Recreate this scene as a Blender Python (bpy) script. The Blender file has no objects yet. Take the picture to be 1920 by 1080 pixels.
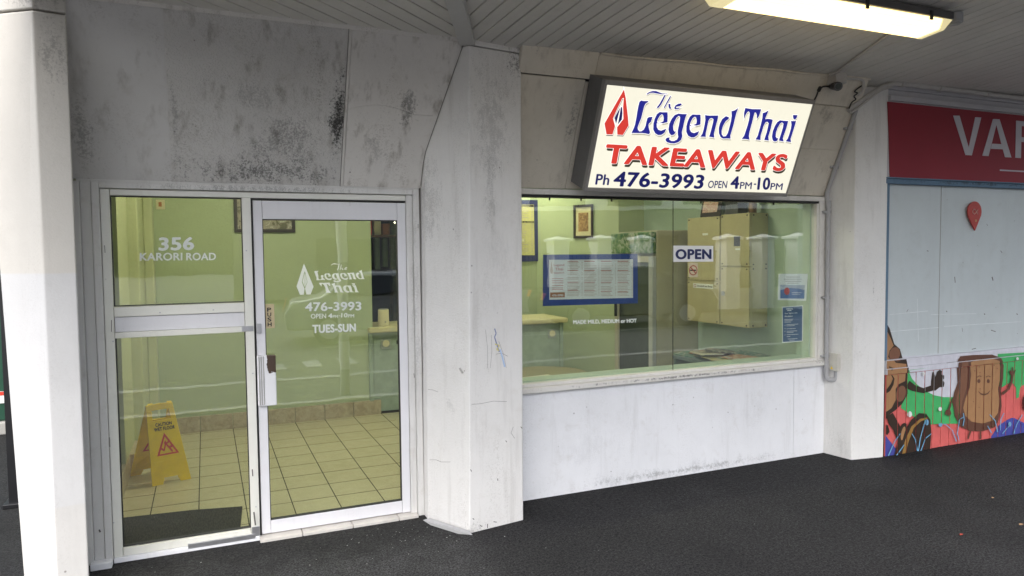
import bpy, bmesh, math, random, os
from mathutils import Vector, Matrix
random.seed(7)
S = bpy.context.scene
COL = S.collection

# ------------------------------------------------------------------ camera
F = 1340.0
_X = Vector((3120, -100, F)).normalized()
_Y = Vector((-576, -62, F)); _Y = (_Y - _X * _X.dot(_Y)).normalized()
_Z = _Y.cross(_X)
if _Z.y > 0: _Z = -_Z
H = 1.66
def w_of(c):            # picture direction (right, down, forward) -> world
    return Vector((_X.dot(c), _Y.dot(c), _Z.dot(c)))
EYE = Vector((0, 0, H))
cam = bpy.data.cameras.new('camera'); co = bpy.data.objects.new('camera', cam); COL.objects.link(co)
r_, u_, b_ = w_of(Vector((1, 0, 0))), w_of(Vector((0, -1, 0))), w_of(Vector((0, 0, -1)))
co.matrix_world = Matrix(((r_.x, u_.x, b_.x, 0), (r_.y, u_.y, b_.y, 0), (r_.z, u_.z, b_.z, H), (0, 0, 0, 1)))
cam.sensor_width = 36; cam.lens = F / 1920 * 36; cam.clip_start = .05; cam.clip_end = 600
S.camera = co

# ------------------------------------------------------------------ light
SUN_EL, SUN_ROT = math.radians(48), math.radians(214)
w = bpy.data.worlds.new('World'); S.world = w; w.use_nodes = True
nt = w.node_tree; nt.nodes.clear()
sky = nt.nodes.new('ShaderNodeTexSky'); sky.sky_type = 'NISHITA'; sky.sun_disc = False
sky.sun_elevation = SUN_EL; sky.sun_rotation = SUN_ROT; sky.air_density = 1; sky.dust_density = 3; sky.ozone_density = 1
hs = nt.nodes.new('ShaderNodeHueSaturation'); hs.inputs['Saturation'].default_value = .42
bg = nt.nodes.new('ShaderNodeBackground'); bg.inputs['Strength'].default_value = .15
wo = nt.nodes.new('ShaderNodeOutputWorld')
nt.links.new(sky.outputs[0], hs.inputs['Color']); nt.links.new(hs.outputs[0], bg.inputs[0]); nt.links.new(bg.outputs[0], wo.inputs[0])
sl = bpy.data.lights.new('sun', 'SUN'); sl.energy = .5; sl.angle = math.radians(35); sl.color = (1, .96, .9)
so = bpy.data.objects.new('sun', sl); COL.objects.link(so)
sd = Vector((math.sin(SUN_ROT) * math.cos(SUN_EL), math.cos(SUN_ROT) * math.cos(SUN_EL), math.sin(SUN_EL)))
so.rotation_euler = sd.to_track_quat('Z', 'Y').to_euler()
vs = S.view_settings; vs.view_transform = 'Standard'; vs.look = 'None'; vs.gamma = 1; vs.exposure = 1.62; vs.use_curve_mapping = False
S.cycles.max_bounces = 10; S.cycles.diffuse_bounces = 5; S.cycles.transparent_max_bounces = 16; S.cycles.sample_clamp_indirect = 4
S.cycles.use_denoising = True

# ------------------------------------------------------------------ geometry helpers
def ray(x, y): return w_of(Vector((x - 960, y - 540, F)))
def atY(x, y, Y): d = ray(x, y); return EYE + d * (Y / d.y)
def atZ(x, y, z): d = ray(x, y); return EYE + d * ((z - H) / d.z)
def atP(x, y, p0, n): d = ray(x, y); return EYE + d * ((p0 - EYE).dot(n) / d.dot(n))

def link(o, parent=None):
    COL.objects.link(o)
    if parent is not None:
        o.parent = parent
        if parent.matrix_parent_inverse is not None: pass
    return o
def base_of(parent):
    v = Vector((0, 0, 0)); p = parent
    while p is not None: v += p.location; p = p.parent
    return v
def tag(o, label=None, cat=None, group=None, kind=None):
    if label: o['label'] = label
    if cat: o['category'] = cat
    if group: o['group'] = group
    if kind: o['kind'] = kind
    return o
def thing(name, label, cat, loc=(0, 0, 0), group=None):
    o = bpy.data.objects.new(name, None); o.location = loc; o.empty_display_size = .1; COL.objects.link(o)
    return tag(o, label, cat, group)
def struct(name, loc=(0, 0, 0)):
    o = bpy.data.objects.new(name, None); o.location = loc; o.empty_display_size = .1; COL.objects.link(o)
    o['kind'] = 'structure'; return o
class MB:
    def __init__(s): s.v = []; s.f = []
    def add(s, vs_, fs):
        n = len(s.v); s.v += [tuple(v) for v in vs_]; s.f += [tuple(i + n for i in f) for f in fs]; return s
    def box(s, x0, x1, y0, y1, z0, z1):
        return s.add([(x0, y0, z0), (x1, y0, z0), (x1, y1, z0), (x0, y1, z0), (x0, y0, z1), (x1, y0, z1), (x1, y1, z1), (x0, y1, z1)],
                     [(0, 3, 2, 1), (4, 5, 6, 7), (0, 1, 5, 4), (1, 2, 6, 5), (2, 3, 7, 6), (3, 0, 4, 7)])
    def ext(s, pts, vec):      # closed polygon of 3D points pushed along vec
        n = len(pts); vec = Vector(vec); a = [Vector(p) for p in pts]
        return s.add(a + [p + vec for p in a], [tuple(range(n))[::-1], tuple(range(n, 2 * n))] + [(i, (i + 1) % n, n + (i + 1) % n, n + i) for i in range(n)])
    def prism(s, xy, z0, z1): return s.ext([(x, y, z0) for x, y in xy], (0, 0, z1 - z0))
    def quad(s, a, b, c, d): return s.add([a, b, c, d], [(0, 1, 2, 3)])
    def cyl(s, p, q, r, n=16, r2=None):
        p = Vector(p); q = Vector(q); d = (q - p).normalized(); a = d.orthogonal().normalized(); b = d.cross(a); r2 = r if r2 is None else r2
        A = [p + (a * math.cos(t) + b * math.sin(t)) * r for t in [2 * math.pi * i / n for i in range(n)]]
        B = [q + (a * math.cos(t) + b * math.sin(t)) * r2 for t in [2 * math.pi * i / n for i in range(n)]]
        return s.add(A + B, [tuple(range(n))[::-1], tuple(range(n, 2 * n))] + [(i, (i + 1) % n, n + (i + 1) % n, n + i) for i in range(n)])
    def tube(s, pts, r, n=10):
        pts = [Vector(p) for p in pts]; rings = []; prev = None
        for i, p in enumerate(pts):
            d = ((pts[min(i + 1, len(pts) - 1)] - pts[max(i - 1, 0)])).normalized()
            if prev is None: a = d.orthogonal().normalized()
            else: a = (prev - d * prev.dot(d)).normalized()
            prev = a; b = d.cross(a)
            rings.append([p + (a * math.cos(2 * math.pi * k / n) + b * math.sin(2 * math.pi * k / n)) * r for k in range(n)])
        vv = [v for R in rings for v in R]; ff = [tuple(range(n))[::-1], tuple(range((len(pts) - 1) * n, len(pts) * n))]
        for i in range(len(pts) - 1):
            for k in range(n): ff.append((i * n + k, i * n + (k + 1) % n, (i + 1) * n + (k + 1) % n, (i + 1) * n + k))
        return s.add(vv, ff)
    def build(s, name, mat, parent=None, bevel=0, seg=2, smooth=False, label=None):
        b = base_of(parent)
        me = bpy.data.meshes.new(name); me.from_pydata([tuple(Vector(v) - b) for v in s.v], [], s.f); me.materials.append(mat)
        bm = bmesh.new(); bm.from_mesh(me); bmesh.ops.recalc_face_normals(bm, faces=bm.faces); bm.to_mesh(me); bm.free()
        if smooth:
            for p in me.polygons: p.use_smooth = True
            me.set_sharp_from_angle(angle=math.radians(40))
        o = bpy.data.objects.new(name, me); link(o, parent)
        if bevel:
            m = o.modifiers.new('bevel', 'BEVEL'); m.width = bevel; m.segments = seg; m.limit_method = 'ANGLE'; m.harden_normals = False
        if label: o['label'] = label
        return o
def box(name, mat, parent, x0, x1, y0, y1, z0, z1, bevel=.002, **k): return MB().box(x0, x1, y0, y1, z0, z1).build(name, mat, parent, bevel, **k)
def rounded(pts, r, k=5):      # round the corners of a polyline
    pts = [Vector(p) for p in pts]; out = [pts[0]]
    for i in range(1, len(pts) - 1):
        a, p, b = pts[i - 1], pts[i], pts[i + 1]; rr = min(r, (a - p).length * .45, (b - p).length * .45)
        s = p + (a - p).normalized() * rr; e = p + (b - p).normalized() * rr
        for j in range(k + 1):
            t = j / k; out.append(s * (1 - t) ** 2 + p * 2 * t * (1 - t) + e * t * t)
    out.append(pts[-1]); return out

# ------------------------------------------------------------------ materials
class NM:
    def __init__(s, name):
        s.m = bpy.data.materials.new(name); s.m.use_nodes = True; s.t = s.m.node_tree; s.t.nodes.clear()
        s.o = s.t.nodes.new('ShaderNodeOutputMaterial'); s.b = s.t.nodes.new('ShaderNodeBsdfPrincipled'); s.t.links.new(s.b.outputs[0], s.o.inputs[0])
        g = s.t.nodes.new('ShaderNodeNewGeometry'); s.pos = g.outputs['Position']
    def n(s, t, **k):
        x = s.t.nodes.new(t)
        for a, v in k.items(): setattr(x, a, v)
        return x
    def put(s, node, i, v):
        if isinstance(v, bpy.types.NodeSocket): s.t.links.new(v, node.inputs[i])
        elif v is not None:
            if isinstance(v, (tuple, list)) and len(v) == 3 and node.inputs[i].type == 'RGBA': v = (*v, 1)
            node.inputs[i].default_value = v
    def math(s, op, a, b=None, c=None, clamp=False):
        x = s.n('ShaderNodeMath', operation=op, use_clamp=clamp); s.put(x, 0, a); s.put(x, 1, b); s.put(x, 2, c); return x.outputs[0]
    def noise(s, scale, detail=4, rough=.6, vec=None, stretch=None, dist=0):
        v = vec or s.pos
        if stretch:
            mp = s.n('ShaderNodeMapping'); s.put(mp, 0, v); mp.inputs['Scale'].default_value = stretch; v = mp.outputs[0]
        x = s.n('ShaderNodeTexNoise'); s.put(x, 'Vector', v); x.inputs['Scale'].default_value = scale; x.inputs['Detail'].default_value = detail
        x.inputs['Roughness'].default_value = rough; x.inputs['Distortion'].default_value = dist; return x.outputs['Fac']
    def ramp(s, f, a, b, lo=0., hi=1.):
        x = s.n('ShaderNodeMapRange', interpolation_type='SMOOTHSTEP'); s.put(x, 0, f); s.put(x, 1, a); s.put(x, 2, b); s.put(x, 3, lo); s.put(x, 4, hi); return x.outputs[0]
    def mix(s, f, a, b):
        x = s.n('ShaderNodeMix', data_type='RGBA'); s.put(x, 0, f); s.put(x, 6, a); s.put(x, 7, b); return x.outputs[2]
    def xyz(s):
        x = s.n('ShaderNodeSeparateXYZ'); s.put(x, 0, s.pos); return x.outputs
    def bump(s, h, strength=.2, dist=.002):
        x = s.n('ShaderNodeBump'); s.put(x, 'Height', h); x.inputs['Strength'].default_value = strength; x.inputs['Distance'].default_value = dist
        s.t.links.new(x.outputs[0], s.b.inputs['Normal'])
    def set(s, **k):
        for a, v in k.items():
            s.put(s.b, {'col': 'Base Color', 'rough': 'Roughness', 'metal': 'Metallic', 'emit': 'Emission Color', 'es': 'Emission Strength', 'spec': 'Specular IOR Level', 'trans': 'Transmission Weight', 'coat': 'Coat Weight'}[a], v)
        return s

def plain(name, col, rough=.5, metal=0, var=.12, scale=9, bump=.0, bscale=200, emit=None, es=0):
    m = NM(name); f = m.noise(scale, 5, .65)
    dark = tuple(c * (1 - var) for c in col); lite = tuple(min(1, c * (1 + var * .5)) for c in col)
    m.set(col=m.mix(m.ramp(f, .3, .7), dark, lite), rough=rough, metal=metal)
    if bump: m.bump(m.noise(bscale, 3), bump)
    if emit: m.set(emit=emit, es=es)
    return m.m

def plaster(name, col, grime=.25, streak=.3, bump=.25, bscale=90, zones=(), patches=(), rough=.75, coarse=0, speck=.6, low=None):
    """painted masonry / board. zones: (x, y, z, rx, ry, rz, strength, grain) mould stains; patches: same, paler paint repairs"""
    m = NM(name)
    big = m.noise(1.7, 6, .65); mid = m.noise(9, 6, .7, dist=.4)
    c = m.mix(m.ramp(big, .35, .7), tuple(v * .93 for v in col), col)
    c = m.mix(m.math('MULTIPLY', m.ramp(mid, .52, .78), grime), c, tuple(v * f for v, f in zip(col, (.62, .58, .52))))
    st = m.noise(14, 5, .6, stretch=(1, 1, .09))
    c = m.mix(m.math('MULTIPLY', m.ramp(st, .52, .75), streak), c, tuple(v * f for v, f in zip(col, (.5, .48, .45))))
    gm = m.math('MULTIPLY', m.ramp(m.noise(100, 4, .8), .5, .64), m.ramp(m.noise(3.2, 6, .75, stretch=(1.6, 1.6, .3)), .44, .72))
    c = m.mix(m.math('MULTIPLY', gm, min(.85, streak * 1.5)), c, tuple(v * f for v, f in zip(col, (.42, .39, .35))))
    chip = m.math('MULTIPLY', m.ramp(m.noise(26, 3, .6, dist=.5), .70, .72), .35)
    c = m.mix(m.math('MULTIPLY', chip, grime * 2), c, tuple(v * f for v, f in zip(col, (.7, .66, .6))))
    sp = m.n('ShaderNodeTexVoronoi'); m.put(sp, 'Vector', m.pos); sp.inputs['Scale'].default_value = 9
    spm = m.math('MULTIPLY', m.ramp(sp.outputs['Distance'], .035, .06, 1, 0), m.ramp(m.noise(5, 2), .5, .6))
    c = m.mix(m.math('MULTIPLY', spm, speck), c, (.12, .1, .09))
    for (x, y, z, rx, ry, rz, sv, gr) in zones:
        d = m.n('ShaderNodeVectorMath', operation='SUBTRACT'); m.put(d, 0, m.pos); d.inputs[1].default_value = (x, y, z)
        e = m.n('ShaderNodeVectorMath', operation='DIVIDE'); m.put(e, 0, d.outputs[0]); e.inputs[1].default_value = (rx, ry, rz)
        l = m.n('ShaderNodeVectorMath', operation='LENGTH'); m.put(l, 0, e.outputs[0])
        wob = m.math('ADD', l.outputs['Value'], m.math('MULTIPLY', m.math('SUBTRACT', m.noise(6, 5, .6), .5), 1.1))
        fall = m.ramp(wob, .05, 1.05, 1, 0)
        g = m.math('ADD', m.math('MULTIPLY', m.noise(gr * 1.1, 5, .85), .65), m.math('MULTIPLY', m.noise(gr * .35, 4, .7, stretch=(1, 1, .35)), .35))
        thr = m.math('SUBTRACT', .64, m.math('MULTIPLY', fall, .2))
        k = m.math('MULTIPLY', m.ramp(m.math('SUBTRACT', g, thr), .0, .10), m.math('MULTIPLY', m.math('SQRT', fall), sv * .8))
        c = m.mix(k, c, (.035, .034, .032))
    m.set(col=c, rough=rough)
    hgt = m.math('ADD', m.noise(bscale, 4, .6), m.math('MULTIPLY', m.noise(22, 4, .6), 2.0))
    if coarse: hgt = m.math('ADD', hgt, m.math('MULTIPLY', m.ramp(m.noise(70, 3, .5, dist=1.2), .45, .62), coarse))
    m.bump(hgt, bump, .0025)
    return m.m

def glassmat(name, tint=(.93, .97, .94), k=1.25, base=.11):
    m = NM(name); m.t.nodes.remove(m.b)
    tr = m.n('ShaderNodeBsdfTransparent'); m.put(tr, 0, tint); gl = m.n('ShaderNodeBsdfGlossy'); gl.inputs['Roughness'].default_value = .012; m.put(gl, 0, (1, 1, 1)); bp_ = m.n('ShaderNodeBump'); m.put(bp_, 'Height', m.noise(2.3, 3, .5)); bp_.inputs['Strength'].default_value = .25; bp_.inputs['Distance'].default_value = .0022; m.t.links.new(bp_.outputs[0], gl.inputs['Normal'])
    fr = m.n('ShaderNodeLayerWeight'); fr.inputs[0].default_value = .5; f = m.math('MULTIPLY_ADD', m.math('POWER', fr.outputs['Facing'], 5.0), .95, base, clamp=True)
    mx = m.n('ShaderNodeMixShader'); m.put(mx, 0, f); m.t.links.new(tr.outputs[0], mx.inputs[1]); m.t.links.new(gl.outputs[0], mx.inputs[2]); m.t.links.new(mx.outputs[0], m.o.inputs[0])
    return m.m

WHITE = (.76, .755, .75)
M = {}
M['col_mid'] = plaster('pillar paint', (.78, .765, .745), .2, .3, .45, 90, coarse=.5,
    zones=[(1.58, 3.94, 2.45, .32, .25, .8, .32, 120), (1.56, 3.94, 1.95, .09, .25, .5, .36, 150), (1.6, 3.94, 1.6, .3, .3, .6, .14, 180), (1.25, 4.2, 1.95, .2, .3, .6, .34, 110), (1.75, 3.97, 2.8, .14, .2, .2, .8, 60), (1.42, 3.9, .02, .25, .2, .14, .4, 70), (1.33, 4.05, .75, .09, .1, .13, .2, 40)])
M['col_right'] = plaster('end pillar paint', (.76, .75, .73), .18, .28, .4, 90, coarse=.3,
    zones=[(4.62, 4.2, 2.7, .15, .3, .5, .6, 60), (4.8, 4.0, 1.35, .02, .1, .35, .7, 60), (4.6, 4.15, .1, .3, .3, .25, .2, 130), (4.62, 4.1, 1.2, .2, .3, 1.0, .12, 150)])
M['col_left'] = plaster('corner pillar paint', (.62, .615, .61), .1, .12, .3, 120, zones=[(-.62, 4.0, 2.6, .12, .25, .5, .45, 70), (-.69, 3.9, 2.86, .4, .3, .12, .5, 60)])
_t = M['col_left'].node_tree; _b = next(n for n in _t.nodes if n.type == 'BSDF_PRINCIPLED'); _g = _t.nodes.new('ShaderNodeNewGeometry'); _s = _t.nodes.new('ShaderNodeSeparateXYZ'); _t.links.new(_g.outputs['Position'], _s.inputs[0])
_r = _t.nodes.new('ShaderNodeMapRange'); _r.inputs[1].default_value = 1.575; _r.inputs[2].default_value = 1.585; _t.links.new(_s.outputs[2], _r.inputs[0])    # cream above the white band: older paint plus warm lamp glow put into colour
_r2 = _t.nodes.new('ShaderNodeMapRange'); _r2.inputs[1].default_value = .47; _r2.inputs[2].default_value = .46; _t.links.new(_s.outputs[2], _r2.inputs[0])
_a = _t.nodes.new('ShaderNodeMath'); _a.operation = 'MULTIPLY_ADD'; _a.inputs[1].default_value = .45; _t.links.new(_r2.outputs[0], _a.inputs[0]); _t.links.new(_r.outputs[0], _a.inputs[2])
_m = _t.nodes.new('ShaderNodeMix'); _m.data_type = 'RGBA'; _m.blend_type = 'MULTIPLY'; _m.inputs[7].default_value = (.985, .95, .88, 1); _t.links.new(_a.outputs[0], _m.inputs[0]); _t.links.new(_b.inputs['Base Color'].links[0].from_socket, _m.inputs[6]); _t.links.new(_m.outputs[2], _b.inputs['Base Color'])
M['wall'] = plaster('lower wall paint', (.82, .825, .85), .3, .22, .45, 80, zones=[(3.2, 4.28, .03, 2.2, .3, .13, .22, 70), (2.4, 4.28, .3, .5, .3, .25, .1, 120), (3.9, 4.28, .45, .3, .3, .3, .1, 120), (3.2, 4.28, .04, 1.6, .3, .05, .45, 40), (3.3, 4.28, .74, 1.5, .2, .035, .35, 60)])
M['fasA'] = plaster('smooth fascia panel', (.63, .62, .605), .35, .5, .25, 60, zones=[(-.1, 4.2, 2.5, .06, .3, .5, .5, 50), (-.55, 4.25, 2.3, .12, .3, .5, .5, 60), (.5, 4.1, 2.87, .9, .1, .04, .7, 40)])
M['fasB'] = plaster('rough cast fascia panel', (.64, .625, .6), .4, .85, .5, 60, coarse=3,
    zones=[(.72, 4.15, 2.42, .10, .5, .5, 1.2, 75), (.73, 4.15, 2.4, .05, .5, .6, 1.2, 60), (.3, 4.28, 2.12, .75, .5, .18, .9, 85), (.45, 4.2, 2.3, .45, .5, .3, .6, 90), (.3, 4.15, 2.5, .3, .3, .16, .35, 90), (-.12, 4.2, 2.4, .04, .3, .5, .4, 50), (.3, 4.05, 2.9, .6, .1, .05, .6, 40), (.0, 4.2, 2.7, .1, .3, .15, .3, 50)])
M['fasC'] = plaster('streaked fascia panel', (.71, .685, .65), .35, .95, .3, 60, zones=[(1.12, 4.12, 2.5, .1, .3, .28, .7, 60), (.95, 4.2, 2.28, .14, .3, .14, .4, 60), (1.0, 4.05, 2.9, .3, .1, .04, .7, 40)])
M['fasR'] = plaster('right fascia panel', (.7, .65, .56), .3, .45, .25, 60, zones=[(2.2, 4.2, 2.6, .08, .3, .5, .7, 55), (3.2, 4.1, 2.88, 1.5, .2, .08, .5, 50), (4.3, 4.1, 2.7, .3, .3, .25, .35, 60), (1.85, 4.1, 2.9, .1, .3, .15, .8, 60), (2.9, 4.1, 2.76, .8, .2, .05, .6, 45)])  # base warmed: the canopy lamp's glow is put into the paint colour
M['trim'] = plaster('trim paint', (.68, .67, .65), .35, .3, .2, 200, zones=[(.3, 4.3, 2.03, 1.2, .2, .05, .6, 120), (1.2, 4.3, 1.4, .06, .2, 1.2, .25, 90)])
M['door'] = plaster('door paint', (.74, .735, .76), .12, .1, .15, 300, speck=.2, zones=[(.75, 4.3, 1.96, .6, .1, .03, .4, 120)])
M['alu'] = plaster('cream aluminium frame', (.77, .765, .7), .15, .1, .08, 300, rough=.45, speck=.3)
M['sill'] = plaster('weathered sill paint', (.72, .7, .66), .45, .2, .35, 200, zones=[(3.2, 4.24, .745, 1.5, .1, .02, .9, 50), (4.5, 4.25, .76, .12, .1, .06, .8, 50)])
M['ceil'] = plaster('canopy board paint', (.64, .62, .58), .2, .1, .1, 150, speck=.35, zones=[(2.9, 4.0, 2.96, 1.7, .35, .2, .45, 25), (1.2, 4.0, 2.95, .9, .18, .2, .5, 35)])
M['ceilgap'] = plain('board joint shade', (.05, .05, .05), .9)
M['strip'] = plaster('mitre batten paint', (.52, .515, .5), .15, .1, .1, 150)
M['dark'] = plain('black rubber', (.02, .02, .02), .6)
M['darkmetal'] = plain('dark grey metal', (.1, .1, .105), .45, .3, bump=.05)
M['greymetal'] = plain('grey aluminium', (.28, .275, .27), .4, .4, bump=.05)
M['steel'] = plain('brushed steel', (.5, .5, .52), .35, .8)
M['glass'] = glassmat('window glass')
M['pipe'] = plaster('grey conduit', (.4, .4, .41), .25, .2, .1, 200)
M['pipelight'] = plaster('painted conduit', (.52, .5, .48), .25, .2, .1, 200)
m = NM('white vinyl lettering'); m.set(col=(.88, .91, .92), rough=.5); tl = m.n('ShaderNodeBsdfTranslucent'); m.put(tl, 0, (.85, .88, .88)); ms = m.n('ShaderNodeAddShader'); m.t.links.new(m.b.outputs[0], ms.inputs[0]); m.t.links.new(tl.outputs[0], ms.inputs[1])
ms2 = m.n('ShaderNodeMixShader'); m.put(ms2, 0, .4); m.t.links.new(m.b.outputs[0], ms2.inputs[1]); m.t.links.new(tl.outputs[0], ms2.inputs[2]); m.t.links.new(ms2.outputs[0], m.o.inputs[0]); M['vinyl'] = m.m
M['black'] = plain('black print', (.015, .015, .015), .5)
M['blue'] = plain('navy blue print', (.02, .03, .12), .5)
M['white'] = plain('white paper', (.86, .86, .86), .6, var=.04)
M['yellow'] = plain('yellow plastic', (.85, .58, .01), .35, var=.1, bump=.03)
M['red'] = plain('red print', (.6, .04, .02), .5)

# asphalt
m = NM('pavement asphalt')
X_, Y_, Z_ = m.xyz()
gr = m.noise(95, 4, .85); g2 = m.noise(40, 4, .7); bigp = m.noise(1.3, 5, .6)
old = m.math('MULTIPLY', m.ramp(m.math('ADD', X_, m.math('MULTIPLY', bigp, .5)), 1.45, 1.75, 1, 0), 1.0)
c = m.mix(m.ramp(gr, .40, .62), (.003, .003, .0032), (.05, .05, .053))
c = m.mix(m.math('MULTIPLY', old, m.ramp(m.noise(7, 5, .7), .35, .7, .45, 1)), c, m.mix(m.ramp(gr, .42, .6), (.02, .02, .021), (.12, .12, .123)))
c = m.mix(m.ramp(m.noise(2.2, 5, .6), .5, .72, 0, .5), c, (.014, .014, .015))
v = m.n('ShaderNodeTexVoronoi'); m.put(v, 'Vector', m.pos); v.inputs['Scale'].default_value = 13
vm = m.math('MULTIPLY', m.ramp(v.outputs['Distance'], .035, .06, 1, 0), m.ramp(m.noise(23, 2), .58, .6))
c = m.mix(vm, c, (.3, .3, .3)); wear = m.ramp(m.noise(1.1, 5, .7, stretch=(1, .6, 1)), .4, .68); c = m.mix(m.math('MULTIPLY', wear, .4), c, m.mix(m.ramp(gr, .42, .6), (.012, .012, .013), (.08, .08, .083)))
v2 = m.n('ShaderNodeTexVoronoi'); m.put(v2, 'Vector', m.pos); v2.inputs['Scale'].default_value = 2.6; gum = m.math('MULTIPLY', m.ramp(m.math('ADD', v2.outputs['Distance'], m.math('MULTIPLY', g2, .03)), .05, .062, 1, 0), .55); c = m.mix(gum, c, (.055, .055, .056))
wall_shade = m.math('MULTIPLY', m.ramp(m.math('ADD', Y_, m.math('MULTIPLY', m.noise(4, 4), .5)), 3.9, 4.45), .55); c = m.mix(wall_shade, c, (.006, .006, .006))  # shade along the wall foot, put into the asphalt colour
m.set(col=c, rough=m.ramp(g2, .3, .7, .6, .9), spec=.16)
m.bump(m.math('ADD', gr, m.math('MULTIPLY', g2, 1.0)), .9, .006); M['asphalt'] = m.m
m = NM('road asphalt'); g = m.noise(120, 4); m.set(col=m.mix(m.ramp(g, .3, .7), (.045, .045, .047), (.075, .075, .078)), rough=.8); m.bump(g, .4); M['road'] = m.m
# interior
def inwall(name, top, bot):
    m = NM(name); X_, Y_, Z_ = m.xyz()
    c = m.mix(m.ramp(m.noise(2.5, 5), .3, .7), tuple(v * .93 for v in top), top)
    m.set(col=c, rough=.55); m.bump(m.math('ADD', m.noise(14, 4, .6, dist=1), m.math('MULTIPLY', m.noise(60, 3), .4)), .35, .006); return m.m
M['green'] = inwall('lime green wall paint', (.43, .49, .31), 0)
M['olive'] = inwall('yellow green wall paint', (.52, .54, .33), 0)
M['teal'] = inwall('pale teal wall paint', (.43, .53, .43), 0)
M['tealpanel'] = plain('teal counter paint', (.31, .38, .31), .45)
m = NM('cream floor tile'); f = m.noise(13, 6, .7, dist=.5); oi = m.n('ShaderNodeObjectInfo')
c = m.mix(m.ramp(f, .3, .75), (.6, .53, .36), (.5, .43, .27)); c = m.mix(m.math('MULTIPLY', oi.outputs['Random'], .3), c, (.66, .6, .44)); m.set(col=c, rough=.32); m.bump(m.noise(40, 4), .15); M['tile'] = m.m
M['grout'] = plain('dark grout', (.06, .05, .035), .9)
m = NM('skirting tile'); f = m.noise(18, 6, .7, dist=.8); m.set(col=m.mix(m.ramp(f, .35, .7), (.5, .42, .3), (.36, .28, .19)), rough=.35); M['skirt'] = m.m
M['cream'] = plain('beige enamel', (.52, .455, .27), .35, var=.05)
M['creamside'] = M['cream']
M['fridge'] = plain('taupe fridge enamel', (.4, .37, .28), .4, var=.04)
M['ivory'] = plain('ivory plastic', (.7, .63, .42), .4, var=.04)

# ------------------------------------------------------------------ text and flat shapes
class _O: pass
def text_mesh(s, bold=0., space=1.0):
    """lettering; weight is added by laying shifted copies of the outline over each other, each a hair prouder"""
    c = bpy.data.curves.new('lettering', 'FONT'); c.body = s; c.resolution_u = 4; c.space_character = space * (1 + bold * 1.3)
    o = bpy.data.objects.new('lettering', c); me = bpy.data.meshes.new_from_object(o); bpy.data.objects.remove(o)
    r = _O(); r.vertices = []; r.polygons = []; n = 1 if bold < .005 else 9; rad = bold * .8
    for k in range(n):
        dx, dy = (0, 0) if k == 0 else (math.cos(k * math.pi / 4) * rad, math.sin(k * math.pi / 4) * rad * .8); b_ = len(r.vertices)
        for v in me.vertices: q = _O(); q.co = Vector((v.co.x + dx, v.co.y + dy, k * .00007)); r.vertices.append(q)
        for p in me.polygons: q = _O(); q.vertices = [i + b_ for i in p.vertices]; r.polygons.append(q)
    bpy.data.meshes.remove(me); return r
def poly_mesh(polys, off=0.):
    c = bpy.data.curves.new('shape', 'CURVE'); c.dimensions = '2D'; c.fill_mode = 'BOTH'; c.offset = off
    for P in polys:
        sp = c.splines.new('POLY'); sp.points.add(len(P) - 1)
        for q, p in zip(sp.points, P): q.co = (p[0], p[1], 0, 1)
        sp.use_cyclic_u = True
    o = bpy.data.objects.new('shape', c); me = bpy.data.meshes.new_from_object(o); bpy.data.objects.remove(o); return me
def bbox(me):
    xs = [v.co.x for v in me.vertices]; ys = [v.co.y for v in me.vertices]; return min(xs), max(xs), min(ys), max(ys)
def lay(meshes, name, mat, parent, fn, label=None, lift_dir=Vector((0, -1, 0))):
    """join flat meshes through fn(x, y) -> world point into one object"""
    mb = MB()
    for me in meshes: mb.add([fn(v.co.x, v.co.y) + lift_dir * v.co.z for v in me.vertices], [tuple(p.vertices) for p in me.polygons])
    b = base_of(parent)
    me = bpy.data.meshes.new(name); me.from_pydata([tuple(Vector(v) - b) for v in mb.v], [], mb.f); me.materials.append(mat)
    o = bpy.data.objects.new(name, me); link(o, parent)
    if label: o['label'] = label
    return o
def write(s, name, mat, parent, BL, BR, TL, bold=.02, space=1.0, ref=None, toward=Vector((0, 0, 0)), shrink=0):
    """text whose drawn box is the parallelogram BL, BR, TL (world points)"""
    me = text_mesh(s, bold, space); x0, x1, y0, y1 = bbox(me) if ref is None else ref
    BL, BR, TL = Vector(BL), Vector(BR), Vector(TL); ux = (BR - BL) / (x1 - x0); uy = (TL - BL) / (y1 - y0)
    return lay([me], name, mat, parent, lambda x, y: BL + ux * (x - x0) + uy * (y - y0) + toward)

# ================================================================== GROUND AND SKY SIDE
g = MB().add([(-60, .62, -.14), (80, .62, -.14), (80, -60, -.14), (-60, -60, -.14)], [(0, 1, 2, 3)]).build('road', M['road']); tag(g, kind='structure')
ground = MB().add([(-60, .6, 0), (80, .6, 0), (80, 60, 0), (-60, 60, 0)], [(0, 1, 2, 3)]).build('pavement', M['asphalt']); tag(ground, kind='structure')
kerb = struct('kerb', (0, .6, 0)); M['kerb'] = plain('kerb concrete', (.35, .34, .32), .8, bump=.3)
for i in range(26): box('kerb_stone', M['kerb'], kerb, -9 + i * .9, -9 + i * .9 + .893, .48, .61, -.16, .012, .008)

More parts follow.
